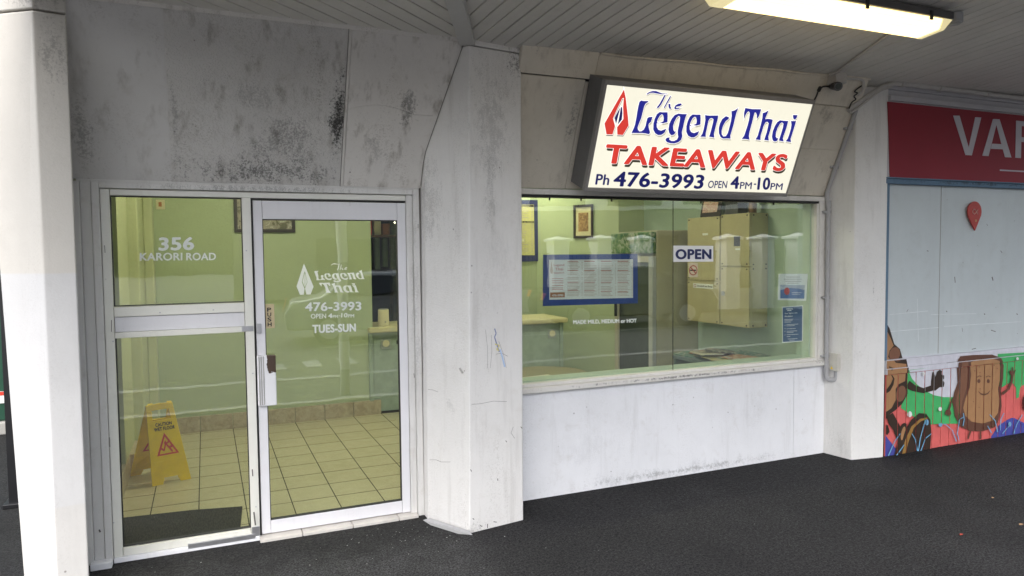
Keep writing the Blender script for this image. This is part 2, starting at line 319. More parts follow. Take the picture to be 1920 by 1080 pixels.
# ================================================================== PILLARS AND LOWER WALL
def pillar(name, xy, z1, mat, label, group=None):
    t = thing(name, label, 'pillar', (xy[0][0], xy[0][1], 0), group)
    return t
midp = [(1.235, 4.50), (1.235, 4.235), (1.395, 3.915), (1.768, 3.975), (1.895, 4.262), (1.895, 4.50)]
t = thing('pillar', 'broad white plastered pillar between the glazed entrance and the shop window', 'pillar', (1.5, 4.1, 0), 'white painted pillars')
def lean(xy, z0, z1, sh):
    n = len(xy); return MB().add([(x, y, z0) for x, y in xy] + [(x + d, y, z1) for (x, y), d in zip(xy, sh)], [tuple(range(n))[::-1], tuple(range(n, 2 * n))] + [(i, (i + 1) % n, n + (i + 1) % n, n + i) for i in range(n)])
lean(midp, -.02, 2.845, (.02, .02, .036, .014, .01, .01)).build('shaft', M['col_mid'], t, .008, 3)
MB().prism([(1.253, 4.5), (1.253, 4.235), (1.428, 3.911), (1.785, 3.971), (1.908, 4.2), (1.908, 4.5)], 2.85, 2.95).build('capping', M['col_mid'], t, .006)
# scribbles and gouges on the front face
def onfront(x, y, lift=.0015):
    n = Vector((.06, -.373, 0)).normalized(); return atP(x, y, Vector((1.395, 3.915, 0)), n) + n * lift
def stroke(pts, wd, name, mat, parent, fn):
    mb = MB(); P = [fn(*p) for p in pts]
    for a, b in zip(P, P[1:]):
        d = (b - a).normalized(); s = Vector((-d.z, 0, d.x)).normalized() * wd
        mb.quad(a - s, b - s, b + s, a + s)
    return mb.build(name, mat, parent)
M['pen'] = plain('blue grey scribble', (.25, .28, .42), .7); M['ocher'] = plain('yellow scribble', (.65, .58, .2), .7); M['pale'] = plain('pale blue scribble', (.45, .58, .8), .7); M['gouge'] = plain('dark scratch', (.12, .11, .1), .8)
stroke([(897, 541), (900, 560), (903, 578)], .0022, 'scratch', M['gouge'], t, onfront)
for i, (a, b) in enumerate([((910, 618), (914, 690)), ((921, 628), (919, 690)), ((935, 640), (949, 690))]): stroke([a, ((a[0] + b[0]) / 2 + 2, (a[1] + b[1]) / 2), b], .0007, 'scratch', M['gouge'], t, onfront)
stroke([(927, 616), (930, 625), (927, 632), (931, 645), (936, 660)], .004, 'scribble', M['pen'], t, onfront)
stroke([(928, 645), (936, 648), (931, 655), (937, 658)], .004, 'scribble', M['ocher'], t, onfront)
stroke([(937, 655), (941, 668), (946, 688)], .006, 'scribble', M['pale'], t, onfront)
for cr_ in ([(905, 187), (915, 188), (924, 191), (934, 192)], [(945, 170), (955, 172), (963, 176), (975, 175)], [(884, 758), (900, 757), (925, 752), (950, 753)], [(930, 664), (940, 662), (952, 668)], [(962, 800), (958, 812), (965, 822)]): stroke(cr_, .0009, 'crack', M['gouge'], t, onfront)
for ch_ in ([(886, 972), (889, 974)], [(914, 982), (914, 990)], [(948, 826), (950, 829)], [(933, 897), (933, 901)], [(882, 880), (884, 884)], [(976, 800), (979, 803)], [(900, 985), (904, 987)], [(925, 978), (931, 979)]): stroke(ch_, .0022, 'chip', M['gouge'], t, onfront)
onleft = lambda x, y: atP(x, y, Vector((1.395, 3.915, 0)), Vector((-.32, -.16, 0)).normalized()) + Vector((-.0018, -.0012, 0))
stroke([(806, 862), (818, 862), (828, 866), (845, 866)], .0009, 'crack', M['gouge'], t, onleft); stroke([(803, 730), (812, 731), (822, 735)], .0008, 'crack', M['gouge'], t, onleft)
stroke([(862, 690), (868, 700)], .006, 'scuff', M['kerb'], t, lambda x, y: atP(x, y, Vector((1.395, 3.915, 0)), Vector((-.32, -.16, 0)).normalized()) + Vector((-.0015, -.001, 0)))

t = thing('pillar', 'white pillar with an electrical box on its side, between the window and the mural wall', 'pillar', (4.78, 4.1, 0), 'white painted pillars')
MB().prism([(4.585, 4.5), (4.585, 4.285), (4.622, 4.04), (4.917, 3.99), (4.917, 4.5)], -.02, 2.9).build('shaft', M['col_right'], t, .01, 3)

t = thing('pillar', 'white corner pillar at the left end of the shopfront, half lit by the street', 'pillar', (-.75, 4.0, 0), 'white painted pillars')
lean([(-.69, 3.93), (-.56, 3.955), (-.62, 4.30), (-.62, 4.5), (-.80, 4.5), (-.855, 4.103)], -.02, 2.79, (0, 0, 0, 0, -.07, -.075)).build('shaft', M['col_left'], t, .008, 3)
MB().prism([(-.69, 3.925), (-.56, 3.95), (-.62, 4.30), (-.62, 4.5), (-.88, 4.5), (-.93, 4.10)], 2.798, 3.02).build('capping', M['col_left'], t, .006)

lw = struct('front_wall', (3.2, 4.35, 0))
# rendered lower wall in three panels with hairline joints
for a, b in ((1.895, 4.26), (4.264, 4.60)):
    MB().box(a, b, 4.28, 4.46, -.02, .722).build('wall_panel', M['wall'], lw, .002)

# ================================================================== SLOPING FASCIA (hopper)
LB, LT = (4.33, 2.062), (3.945, 2.885)
def hop(x, s, off=0.):      # left slope: s 0..1 bottom->top, off = proud of the surface
    n = Vector((0, -(LT[1] - LB[1]), -(LB[0] - LT[0]))).normalized()
    return Vector((x, LB[0] + (LT[0] - LB[0]) * s, LB[1] + (LT[1] - LB[1]) * s)) + n * off
def hoppanel(x0, x1, s0, s1, th, mat, name, par, f=hop, off=0., bevel=.003):
    a, b, c, d = f(x0, s0, off), f(x1, s0, off), f(x1, s1, off), f(x0, s1, off); back = f(x0, s0, off - th) - f(x0, s0, off)
    return MB().ext([a, b, c, d], back).build(name, mat, par, bevel)
M['gougej'] = plain('dirty joint', (.2, .19, .175), .9)
fa = struct('sloping_fascia_left', (.3, 4.3, 2.0))
hoppanel(-.66, 1.5, -.01, 1.1, .03, M['ceilgap'], 'backing_sheet', fa, hop, -.034)
def nonflat(o, amp, seed=0):  # gentle waviness of old sheeting
    me = o.data; bm = bmesh.new(); bm.from_mesh(me); bmesh.ops.subdivide_edges(bm, edges=bm.edges, cuts=10, use_grid_fill=True)
    from mathutils import noise as mn
    for v in bm.verts: v.co.y += mn.noise(v.co * 3.1 + Vector((seed, 0, 0))) * amp
    bm.to_mesh(me); bm.free()
nonflat(hoppanel(-.64, -.146, 0, 1, .03, M['fasA'], 'fascia_panel', fa), .008, 1)
nonflat(hoppanel(-.150, .7545, 0, 1, .03, M['fasB'], 'fascia_panel', fa, off=.004), .008, 2)
nonflat(hoppanel(.7715, 1.40, 0, .993, .03, M['fasC'], 'fascia_panel', fa, off=.006), .008, 3)
hoppanel(.756, .770, 0, 1, .03, M['fasC'], 'joint_batten', fa, off=.011)
# taped patch line on the third panel
arc = [hop(.775 + .5 * k / 12, .50 + .045 * math.sin(math.pi * min(1, (k / 12) * 1.25 + .05)), .0075) for k in range(13)]
MB().tube(arc, .003, 6).build('patch_ridge', M['fasC'], fa)
# small cornice bead under the ceiling
MB().ext([hop(-.64, .985, .0), hop(-.64, .985, .02), hop(-.64, 1.02, .025), hop(-.64, 1.02, 0)], (2.04, 0, 0)).build('cornice_bead', M['fasC'], fa, .003)
# dirty joint where the slope meets the flank of the broad pillar
jp = []
for k_ in range(13):
    s_ = .02 + .95 * k_ / 12; p_ = hop(0, s_, .008); u_ = max(0, (4.235 - p_.y) / .32); zf = p_.z / 2.87
    jp.append((1.235 + .02 * zf + u_ * (.16 + .016 * zf) - .004, p_.y - .004, p_.z))
MB().tube(jp, .0020, 6).build('joint_line', M['gougej'], fa)
MB().tube([tuple(hop(.7545, q_, .0065)) for q_ in (0.0, .3, .6, .99)], .0022, 6).build('joint_line', M['gougej'], fa)
# bottom plate under the slope
box('fascia_soffit', M['trim'], fa, -.60, 1.24, 4.33, 4.45, 2.05, 2.064, .002)

RB, RT = (4.295, 2.078), (3.93, 2.895)
def hopr(x, s, off=0.):
    n = Vector((0, -(RT[1] - RB[1]), -(RB[0] - RT[0]))).normalized()
    return Vector((x, RB[0] + (RT[0] - RB[0]) * s, RB[1] + (RT[1] - RB[1]) * s)) + n * off
fr = struct('sloping_fascia_right', (3.2, 4.3, 2.0))
hoppanel(1.6, 4.59, -.01, 1.1, .03, M['ceilgap'], 'backing_sheet', fr, hopr, -.036)
nonflat(hoppanel(1.77, 2.238, 0, .805, .03, M['fasR'], 'fascia_panel', fr, hopr, .0), .006, 4)
hoppanel(1.77, 2.29, .815, 1.0, .04, M['fasR'], 'fascia_panel', fr, hopr, .018, .004)
hoppanel(2.243, 4.60, 0, .79, .03, M['fasR'], 'fascia_panel', fr, hopr, -.002)
hoppanel(2.295, 4.60, .795, 1.06, .03, M['fasR'], 'fascia_panel', fr, hopr, .008)
# patch panels right of the sign with hairline joint
hoppanel(4.06, 4.60, .005, .42, .012, M['fasR'], 'fascia_panel', fr, hopr, .004)
hoppanel(4.06, 4.60, .425, .785, .012, M['fasR'], 'fascia_panel', fr, hopr, .0045)
MB().ext([tuple(hopr(4.598, 0)), tuple(hopr(4.598, 1.06)), (4.598, 4.3, hopr(4.598, 1.06).z), (4.598, 4.3, RB[1])], (.012, 0, 0)).build('fascia_cheek', M['fasR'], fr)
MB().tube([hopr(x, .992 + .02 * (x - 2.3) + .004 * math.sin(x * 9), .018) for x in [2.3 + .23 * i for i in range(11)]], .008, 8).build('sealant_bead', M['fasR'], fr)

# ================================================================== CANOPY CEILING
def zr(x, y): return 2.872 + .015 * (x - 1.4) + .114 * (3.95 - y)
def zl(x, y): return 2.882 + .036 * (3.95 - y)
MIT0, MITD = Vector((1.44, 3.96)), Vector((-.43, -.9)).normalized()
def clip(poly, n, d):       # keep n.p <= d
    out = []
    for i in range(len(poly)):
        a, b = poly[i], poly[(i + 1) % len(poly)]; fa_, fb = n.dot(a) - d, n.dot(b) - d
        if fa_ <= 0: out.append(a)
        if (fa_ < 0) != (fb < 0) and abs(fa_ - fb) > 1e-9: out.append(a + (b - a) * (fa_ / (fa_ - fb)))
    return out
def boards(par, region, dr, width, zf, gap=.0075):
    nrm = Vector((-dr.y, dr.x)).normalized(); ds = [nrm.dot(p) for p in region]; k = math.floor(min(ds) / width)
    while k * width < max(ds):
        p = clip(clip(region, nrm, (k + 1) * width - gap / 2), -nrm, -(k * width + gap / 2)); k += 1
        if len(p) < 3: continue
        ar = abs(sum(p[i].x * p[(i + 1) % len(p)].y - p[(i + 1) % len(p)].x * p[i].y for i in range(len(p)))) / 2
        if ar < .004: continue
        dz = random.uniform(-.0012, .0012)
        MB().ext([(q.x, q.y, zf(q.x, q.y) + dz) for q in p], (0, 0, .014)).build('ceiling_board', M['ceil'], par, .0022, 1)
mend = MIT0 + MITD * 3.1
regR = [MIT0 + Vector((0.06, .12)), MIT0, mend, Vector((9.6, mend.y)), Vector((9.6, 4.08))]
cr = struct('canopy_ceiling_right', (4, 3, 2.95)); boards(cr, regR, Vector((-.12, 1)).normalized(), .092, zr)
regL = [MIT0 + Vector((0, .06)), Vector((-.64, 4.05)), Vector((-.70, 3.95)), Vector((-1.9, 2.6)), mend]
cl = struct('canopy_ceiling_left', (0, 3, 2.95)); boards(cl, regL, Vector((1, .83)).normalized(), .094, zl)
def slab(par, region, zf, dz, th, name, mat): MB().ext([(q.x, q.y, zf(q.x, q.y) + dz) for q in region], (0, 0, th)).build(name, mat, par)
slab(cr, regR, zr, .012, .02, 'backing_sheet', M['ceilgap']); slab(cl, regL, zl, .012, .02, 'backing_sheet', M['ceilgap'])
slab(cr, regR, zr, .035, .14, 'canopy_roof', M['strip']); slab(cl, regL, zl, .035, .16, 'canopy_roof', M['strip'])
# street edge beam of the canopy
eb = struct('canopy_edge_beam', (4, mend.y, 3))
MB().box(mend.x, 9.6, mend.y - .06, mend.y, 3.12, 3.5).build('beam', M['strip'], eb, .004)
MB().ext([(mend.x, mend.y, 2.95), (mend.x, mend.y - .06, 2.95), (-1.95, 2.56, 2.95), (-1.9, 2.6, 2.95)], (0, 0, .4)).build('beam', M['strip'], eb, .004)
# upper storey above the shop so no sky falls in behind the fascia
M['render'] = plaster('upper storey render', (.5, .49, .47), .3, .3, .3, 60)
up = struct('upper_wall', (3, 4.4, 3)); MB().box(-.7, 14, 4.36, 4.6, 2.98, 6.5).build('wall_panel', M['render'], up)
MB().box(-.7, 14, 4.3, 11.2, 6.5, 6.6).build('roof_slab', M['render'], up)
# mitre batten
side = Vector((MITD.y, -MITD.x)) * .045; a = MIT0 - MITD * .03; b = mend
mb_ = MB(); P = [a - side, b - side, b + side, a + side]
lo = [min(zl(q.x, q.y), zr(q.x, q.y)) - .02 for q in (a, b, b, a)]
mb_.ext([(q.x, q.y, z) for q, z in zip(P, lo)], (0, 0, .06)); mb_.build('mitre_batten', M['strip'], cr, .003)

# ================================================================== ENTRANCE SHOPFRONT
YF = 4.34
sf = thing('entrance_shopfront', 'white framed entrance surround with a tall two-pane sidelight left of the door', 'shopfront', (.4, YF, 0))
T_, A_, = M['trim'], M['alu']
def fb(name, x0, x1, z0, z1, y0=4.34, y1=4.42, mat=None, par=None, bevel=.003): return box(name, mat or A_, par or sf, x0, x1, y0, y1, z0, z1, bevel)
fb('jamb_trim', -.618, -.585, .02, 2.05, 4.30, 4.45, T_)
fb('jamb_trim', -.584, -.535, .02, 2.05, 4.325, 4.45, T_)
fb('jamb_trim', -.533, -.497, .02, 2.05, 4.315, 4.45, T_)
fb('plinth_block', -.60, -.50, -.01, .035, 4.27, 4.34, M['wall'], None, .006)
fb('head_trim', -.497, 1.195, 2.018, 2.049, 4.318, 4.45, T_)
fb('jamb_trim', 1.197, 1.234, .0, 2.049, 4.312, 4.45, T_)
fb('frame_head', -.45, 1.155, 1.982, 2.016, 4.345, 4.42)
fb('frame_stile', -.495, -.452, .0, 2.016, 4.338, 4.42)
fb('frame_stile', .205, .252, .02, 1.981, 4.332, 4.42)
fb('frame_rail', -.45, .203, 1.333, 1.386, 4.338, 4.40)
fb('infill_panel', -.45, .203, 1.25, 1.331, 4.352, 4.39, M['door'])
fb('frame_rail', -.45, .203, 1.218, 1.249, 4.336, 4.40)
fb('frame_rail', -.45, .203, .03, .072, 4.336, 4.40)
fb('sill_strip', -.495, .25, .0, .028, 4.325, 4.42, M['wall'])
fb('mending_plate', -.13, .225, .018, .045, 4.3225, 4.335, M['steel'], None, .001)
fb('corner_bracket', .185, .247, 1.222, 1.252, 4.328, 4.336, M['steel'], None, .001)
fb('corner_bracket', .208, .25, .03, .085, 4.326, 4.333, M['steel'], None, .001)
fb('bead', -.45, .203, 1.975, 1.981, 4.35, 4.38, M['dark'], None, 0)
for z0, z1, lab in ((1.388, 1.974, 'upper'), (.074, 1.216, 'lower')):
    pn = MB().box(-.45, .203, 4.366, 4.372, z0, z1).build('glass_pane', M['glass'], sf)
    for xx in (-.452, .200): fb('gasket', xx, xx + .005, z0, z1, 4.355, 4.38, M['dark'], None, 0)
    fb('gasket', -.447, .2, z0, z0 + .005, 4.355, 4.38, M['dark'], None, 0)
# door frame right jamb and head stop
fb('door_jamb', 1.157, 1.195, .0, 2.016, 4.335, 4.42, T_)
fb('door_stop', .254, .262, .02, 1.981, 4.352, 4.42, M['dark'], None, 0)
fb('door_stop', .262, 1.157, 1.972, 1.981, 4.352, 4.42, M['dark'], None, 0)
# numbers on the upper pane
def gl(x, y, Y=4.362): return atY(x, y, Y)
write('356', 'lettering', M['vinyl'], sf, gl(297, 470.5), gl(364, 469), gl(297.5, 445), .045)
write('KARORI', 'lettering', M['vinyl'], sf, gl(262, 489), gl(342, 488.4), gl(262, 474), .035); write('ROAD', 'lettering', M['vinyl'], sf, gl(349, 488.4), gl(405, 488), gl(349, 474), .035)

# screws and chipped paint on the frames
for (px_, py_, yy_) in ((212, 640, 4.336), (213, 980, 4.336), (474, 700, 4.33), (462, 470, 4.33), (480, 950, 4.33), (300, 586, 4.336), (400, 581, 4.336)):
    q_ = atY(px_, py_, yy_); MB().cyl(q_, q_ + Vector((0, -.0015, 0)), .004, 10).build('screw', M['steel'], sf)
for q_, w_ in (([(186, 993), (188, 998)], .004), ([(205, 820), (206, 838)], .0018), ([(209, 600), (209, 622)], .0015), ([(473, 880), (474, 893)], .003), ([(784, 420), (784, 428)], .002), ([(776, 700), (777, 708)], .002), ([(196, 460), (197, 474)], .0015), ([(476, 960), (479, 985)], .004), ([(455, 990), (470, 988)], .002), ([(260, 1022), (330, 1010)], .0012)): stroke(q_, w_, 'chip', M['gouge'], sf, lambda x, y: atY(x, y, 4.3105))
# step tiles under the door
st = struct('door_step', (.7, 4.33, 0)); M['steptile'] = plain('pale step tile', (.6, .57, .53), .6, bump=.2)
for i, (a, b) in enumerate(((.25, .485), (.489, .78), (.784, 1.065), (1.069, 1.19))): box('step_tile', M['steptile'], st, a, b, 4.285, 4.42, -.02, .018, .004)

# door
dr = thing('glazed_door', 'white framed glass door with a PUSH plate and a peeling white handle guard', 'door', (.72, 4.36, .02))
D_ = M['door']
fb('stile', .264, .313, .026, 1.968, 4.348, 4.39, D_, dr); fb('stile', 1.103, 1.155, .022, 1.968, 4.348, 4.39, D_, dr)
fb('top_rail', .3145, 1.1015, 1.862, 1.968, 4.350, 4.39, D_, dr); fb('bottom_rail', .3145, 1.1015, .024, .1, 4.350, 4.39, D_, dr)
dp = MB().box(.308, 1.106, 4.366, 4.372, .098, 1.864).build('glass_pane', M['glass'], dr)
for a_ in ((.313, .317, .1, 1.862), (1.099, 1.103, .1, 1.862)): fb('gasket', *a_[:2], *a_[2:], 4.352, 4.38, M['dark'], dr, 0)
fb('gasket', .317, 1.099, 1.857, 1.862, 4.352, 4.38, M['dark'], dr, 0); fb('gasket', .317, 1.099, .1, .105, 4.352, 4.38, M['dark'], dr, 0)
# push plate
pp = [gl(495, 616, 4.36), gl(515.5, 615, 4.36), gl(514, 570, 4.36), gl(493.5, 570.5, 4.36)]
M['plate'] = plain('brushed gold plate', (.55, .46, .28), .4, .2)
ppo = MB().ext(pp, (0, .003, 0)).build('push_plate', M['plate'], dr, .001)
for i, ch in enumerate('PUSH'):
    y1 = 584.5 + i * 9.2; xx = 500.8 + i * .35
    write(ch, 'letter', M['black'], ppo, gl(xx, y1, 4.3585), gl(xx + 7.5, y1 - .2, 4.3585), gl(xx, y1 - 7.6, 4.3585), .035)
# lock and handle guard
box('lock_cylinder', M['steel'], dr, .266, .291, 4.338, 4.349, 1.205, 1.262, .003)
m = NM('peeling white paint over brown'); X_, Y_, Z_ = m.xyz()
pe = m.math('ADD', m.math('MULTIPLY', m.ramp(Z_, .93, 1.0), .55), m.math('MULTIPLY', m.ramp(X_, .30, .325), .33)); pe = m.math('ADD', pe, m.math('MULTIPLY', m.noise(28, 4, .6, dist=1), .45))
m.set(col=m.mix(m.ramp(pe, .98, 1.0), (.74, .74, .76), (.06, .035, .022)), rough=.5); m.bump(m.ramp(pe, .98, 1.0, 1, 0), .6, .002); M['peel'] = m.m
hb = [atY(x, y, 4.325) for x, y in ((486, 762), (520, 759), (516.5, 665), (481.5, 666))]
x0, x1, z0, z1 = hb[3].x, hb[2].x, hb[0].z, hb[2].z
hg = MB().ext([(x0, 4.318, z0), (x0 + .045, 4.312, z0), (x1, 4.312, z0), (x1, 4.345, z0), (x0, 4.345, z0)], (0, 0, z1 - z0)).build('handle_guard', M['peel'], dr, .006)
for k in range(3): MB().box(x0 + .008 + k * .012, x0 + .012 + k * .012, 4.3095, 4.3135, z0 + .01, z1 - .004).build('groove', M['kerb'], hg)

# ---- decorative letters: outlines in sign pixels, turned to sign plane metres
Z1 = lambda P: [(1090 + x / 7.7136, 140 + y / 7.7136) for x, y in P]
Z2 = lambda P: [(1300 + x / 7.7136, 160 + y / 7.7136) for x, y in P]
EL = [(1130, 545), (1180, 548), (1240, 548), (1244, 600), (1240, 682), (1180, 697), (1130, 714), (1108, 693), (1130, 696), (1160, 690), (1188, 676), (1194, 630), (1185, 580), (1162, 566), (1130, 592), (1103, 640), (1084, 700), (1086, 760), (1108, 800), (1150, 815), (1190, 800), (1220, 788), (1200, 835), (1155, 866), (1110, 868), (1068, 842), (1043, 790), (1045, 710), (1063, 640), (1093, 575)]
LET = {
 'L': Z1([(865, 378), (900, 386), (955, 385), (962, 390), (925, 415), (905, 452), (885, 530), (860, 630), (825, 715), (808, 765), (814, 800), (835, 825), (870, 822), (905, 795), (932, 740), (942, 690), (955, 635), (975, 618), (1022, 615), (1013, 650), (1000, 682), (975, 702), (966, 730), (970, 770), (988, 835), (975, 856), (930, 845), (870, 838), (820, 840), (730, 838), (758, 780), (778, 725), (797, 630), (813, 530), (828, 450), (843, 395)]),
 'e': Z1(EL), 'e2': Z1([(x + 477, y + 35) for x, y in EL]),
 'g': Z1([(1400, 568), (1450, 573), (1518, 575), (1500, 620), (1482, 690), (1467, 760), (1448, 830), (1455, 890), (1440, 938), (1402, 972), (1340, 990), (1280, 985), (1238, 970), (1218, 942), (1234, 917), (1272, 911), (1264, 940), (1298, 963), (1340, 963), (1385, 940), (1404, 900), (1396, 850), (1398, 800), (1412, 735), (1426, 660), (1432, 608), (1408, 588), (1372, 618), (1342, 680), (1322, 740), (1326, 800), (1342, 828), (1362, 825), (1338, 862), (1302, 872), (1274, 842), (1262, 790), (1275, 710), (1308, 640), (1350, 588)]),
 'n': Z2([(172, 435), (230, 443), (290, 441), (355, 441), (345, 500), (325, 570), (308, 640), (292, 700), (298, 750), (232, 738), (247, 690), (266, 620), (286, 540), (294, 488), (270, 468), (238, 474), (214, 512), (200, 580), (187, 640), (175, 690), (174, 740), (105, 738), (132, 700), (150, 640), (166, 560), (176, 498)]),
 'd': Z2([(470, 450), (515, 470), (490, 496), (460, 520), (425, 585), (404, 655), (406, 710), (430, 745), (470, 738), (500, 690), (522, 610), (545, 520), (557, 440), (554, 378), (600, 365), (640, 338), (617, 400), (597, 480), (575, 575), (547, 670), (530, 725), (533, 765), (480, 763), (430, 765), (395, 745), (372, 690), (370, 620), (385, 555), (418, 490)]),
 'T': Z2([(752, 332), (800, 340), (850, 348), (900, 348), (974, 350), (962, 395), (942, 450), (920, 477), (920, 430), (908, 392), (885, 385), (868, 440), (850, 515), (827, 600), (806, 680), (798, 735), (806, 780), (760, 772), (706, 770), (736, 730), (757, 665), (786, 580), (806, 500), (817, 430), (816, 388), (800, 370), (776, 385), (755, 420), (737, 467), (734, 405)]),
 'h': Z2([(1005, 405), (1040, 394), (1080, 370), (1060, 420), (1040, 470), (1035, 496), (1065, 488), (1100, 490), (1142, 500), (1132, 550), (1115, 625), (1096, 690), (1080, 740), (1086, 793), (1028, 785), (1042, 740), (1062, 680), (1081, 600), (1092, 545), (1070, 520), (1040, 532), (1010, 590), (990, 660), (970, 720), (966, 786), (903, 778), (932, 730), (952, 660), (977, 570), (1000, 470)]),
 'a': Z2([(1250, 510), (1300, 516), (1366, 520), (1350, 585), (1330, 650), (1306, 715), (1290, 765), (1300, 806), (1240, 795), (1256, 740), (1276, 680), (1298, 605), (1305, 548), (1280, 530), (1250, 552), (1216, 612), (1191, 680), (1186, 740), (1202, 768), (1222, 768), (1207, 800), (1178, 808), (1150, 793), (1138, 740), (1150, 665), (1180, 588), (1214, 535)]),
 'i': Z2([(1415, 520), (1480, 520), (1465, 575), (1443, 645), (1420, 720), (1402, 772), (1406, 816), (1340, 805), (1366, 770), (1387, 710), (1410, 635), (1421, 570)]),
 'dot': Z2([(1445, 432), (1500, 435), (1491, 465), (1470, 491), (1450, 480), (1442, 455)]),
}
THE = [Z1([(940, 278), (980, 250), (1030, 235), (1080, 236), (1120, 251), (1165, 270), (1245, 275), (1245, 283), (1160, 283), (1100, 274), (1040, 262), (990, 264), (950, 290)]),
       Z1([(1200, 292), (1222, 290), (1195, 350), (1155, 430), (1112, 482), (1086, 476), (1130, 420), (1168, 350)]),
       Z1([(1283, 310), (1297, 312), (1268, 370), (1232, 430), (1207, 480), (1188, 478), (1220, 420), (1258, 350)]),
       Z1([(1258, 425), (1285, 418), (1287, 460), (1302, 488), (1275, 497), (1260, 465)]),
       Z1([(1400, 420), (1440, 415), (1452, 430), (1425, 455), (1372, 464), (1368, 480), (1400, 484), (1435, 474), (1402, 500), (1352, 500), (1340, 480), (1360, 443)])]
REDS = [Z1([(615, 213), (333, 705), (362, 862), (450, 865), (487, 745), (457, 632), (520, 490), (590, 345), (612, 335)]),
        Z1([(615, 213), (612, 335), (602, 470), (607, 640), (515, 760), (518, 868), (600, 872), (683, 735), (672, 600), (640, 330)])]
BLUS = [Z1([(560, 470), (510, 560), (478, 625), (500, 712), (530, 600), (556, 500)]), Z1([(570, 465), (588, 470), (592, 560), (583, 650), (525, 720), (546, 610)])]
# sign plane
SB = Vector((2.251, 4.05, 2.045)); su = Vector((1, 0, 0)); stt = (Vector((2.251, 3.786, 2.693)) - SB); SH = stt.length; sv_ = stt.normalized(); sn = su.cross(sv_); sn = sn if sn.y < 0 else -sn
def sg(x, y, lift=.0): return atP(x, y, SB, sn) + sn * lift
def uv(x, y): p = sg(x, y) - SB; return (p.dot(su), p.dot(sv_))
def suv(u, v, lift): return SB + su * u + sv_ * v + sn * lift
SW = 3.941 - 2.251
sign = thing('illuminated_sign', 'tilted lightbox sign reading The Legend Thai Takeaways above the shop window', 'sign', tuple(SB))
dep = .14
def sbx(name, u0, u1, v0, v1, l0, l1, mat, bevel=.002):
    return MB().ext([suv(u0, v0, l0), suv(u1, v0, l0), suv(u1, v1, l0), suv(u0, v1, l0)], sn * (l1 - l0)).build(name, mat, sign, bevel)
M['signbox'] = plaster('sign casing paint', (.13, .13, .135), .3, .3, .1, 200, rough=.4); M['signframe'] = plaster('sign frame metal', (.27, .26, .25), .25, .1, .05, 200, rough=.35)
sbx('casing', .002, SW - .002, .002, SH - .002, -.20, -.004, M['signbox'], .004)
fl = .026
sbx('frame_side', 0, fl * .8, 0, SH, -.03, .006, M['signframe']); sbx('frame_side', SW - .012, SW, 0, SH, -.03, .006, M['signframe'])
sbx('frame_edge', fl * .8 + .001, SW - .0125, 0, .024, -.03, .006, M['signframe']); sbx('frame_edge', fl * .8 + .001, SW - .0125, SH - .03, SH, -.03, .006, M['signframe'])
def lit(name, col, es, var=.05, base=None):
    m = NM(name); f = m.noise(3, 4, .6); f2 = m.noise(30, 4, .7, stretch=(1, 1, .12))
    c = m.mix(m.math('MULTIPLY', m.ramp(f2, .5, .8), var * 2), col, tuple(v * .75 for v in col)); m.set(col=base or tuple(v * .6 for v in col), rough=.3, emit=c, es=es); return m.m
M['signface'] = lit('backlit sign acrylic', (1, .96, .79), .29, .1, (.3,.3,.26))
M['s_red'] = lit('backlit red vinyl', (.72, .05, .035), .26); M['s_blue'] = lit('backlit blue vinyl', (.015, .018, .26), .3); M['s_navy'] = lit('backlit navy vinyl', (.008, .01, .1), .3)
M['s_white'] = lit('backlit white outline', (1, .97, .95), .34, .02); M['s_shadow'] = lit('printed letter drop shade', (.06, .05, .03), .2); M['s_grey'] = lit('printed grey drop shade', (.45, .43, .34), .28)
sbx('sign_face', fl * .8 + .002, SW - .0135, .0255, SH - .0315, -.02, .0, M['signface'], 0)
def spoly(polys, name, mat, lift, off=0., du=0, dv=0):
    P = [[(a + du, b + dv) for a, b in (uv(*p) for p in Q)] for Q in polys]
    return lay([poly_mesh([Q], off) for Q in P], name, mat, sign, lambda x, y: suv(x, y, lift))
words = [LET[k] for k in ('L', 'e', 'g', 'e2', 'n', 'd', 'T', 'h', 'a', 'i', 'dot')]
spoly(words, 'letter_shade', M['s_grey'], .0006, .003, .006, -.011); spoly(words, 'letter_outline', M['s_white'], .0010, .0062); spoly(words, 'letters', M['s_blue'], .0014, .0024)
spoly(THE, 'letter_shade', M['s_grey'], .0006, .002, .004, -.006); spoly(THE, 'letter_outline', M['s_white'], .0010, .0035); spoly(THE, 'letters', M['s_blue'], .0014)
spoly(REDS, 'emblem_shade', M['s_shadow'], .0005, .002, .003, -.007); spoly(REDS, 'emblem_outline', M['s_white'], .0010, .0035); spoly(REDS, 'emblem', M['s_red'], .0014)
spoly(BLUS, 'emblem_outline', M['s_white'], .0017, .003); spoly(BLUS, 'emblem_heart', M['s_navy'], .0020)
def stext(s, bl, br, tl, mat, bold, lift=.0014, du=0, dv=0, name='letters', grow=0., ref=None, space=1):
    r = bbox(text_mesh(s, ref if ref is not None else bold, 1)); o = Vector((0, 0, 0)) + su * du + sv_ * dv
    return write(s, name, mat, sign, sg(*bl, lift) + o, sg(*br, lift) + o, sg(*tl, lift) + o, bold, space, r)
tk = ('TAKEAWAYS', (1130.5, 306.5), (1469.5, 321.5), (1137, 269.5))
stext(*tk, M['s_shadow'], .045, .0003, .010, -.018, 'letter_shade', ref=.045); stext(*tk, M['s_white'], .066, .0011, 0, 0, 'letter_outline', ref=.045, space=(1 + .045 * 1.3) / (1 + .066 * 1.3)); stext(*tk, M['s_red'], .045, .0018)
stext('Ph', (1115.5, 346), (1141, 347), (1118.5, 326), M['s_navy'], .028)
stext('476-3993', (1148.5, 349.5), (1317, 354.5), (1152.5, 321), M['s_navy'], .04)
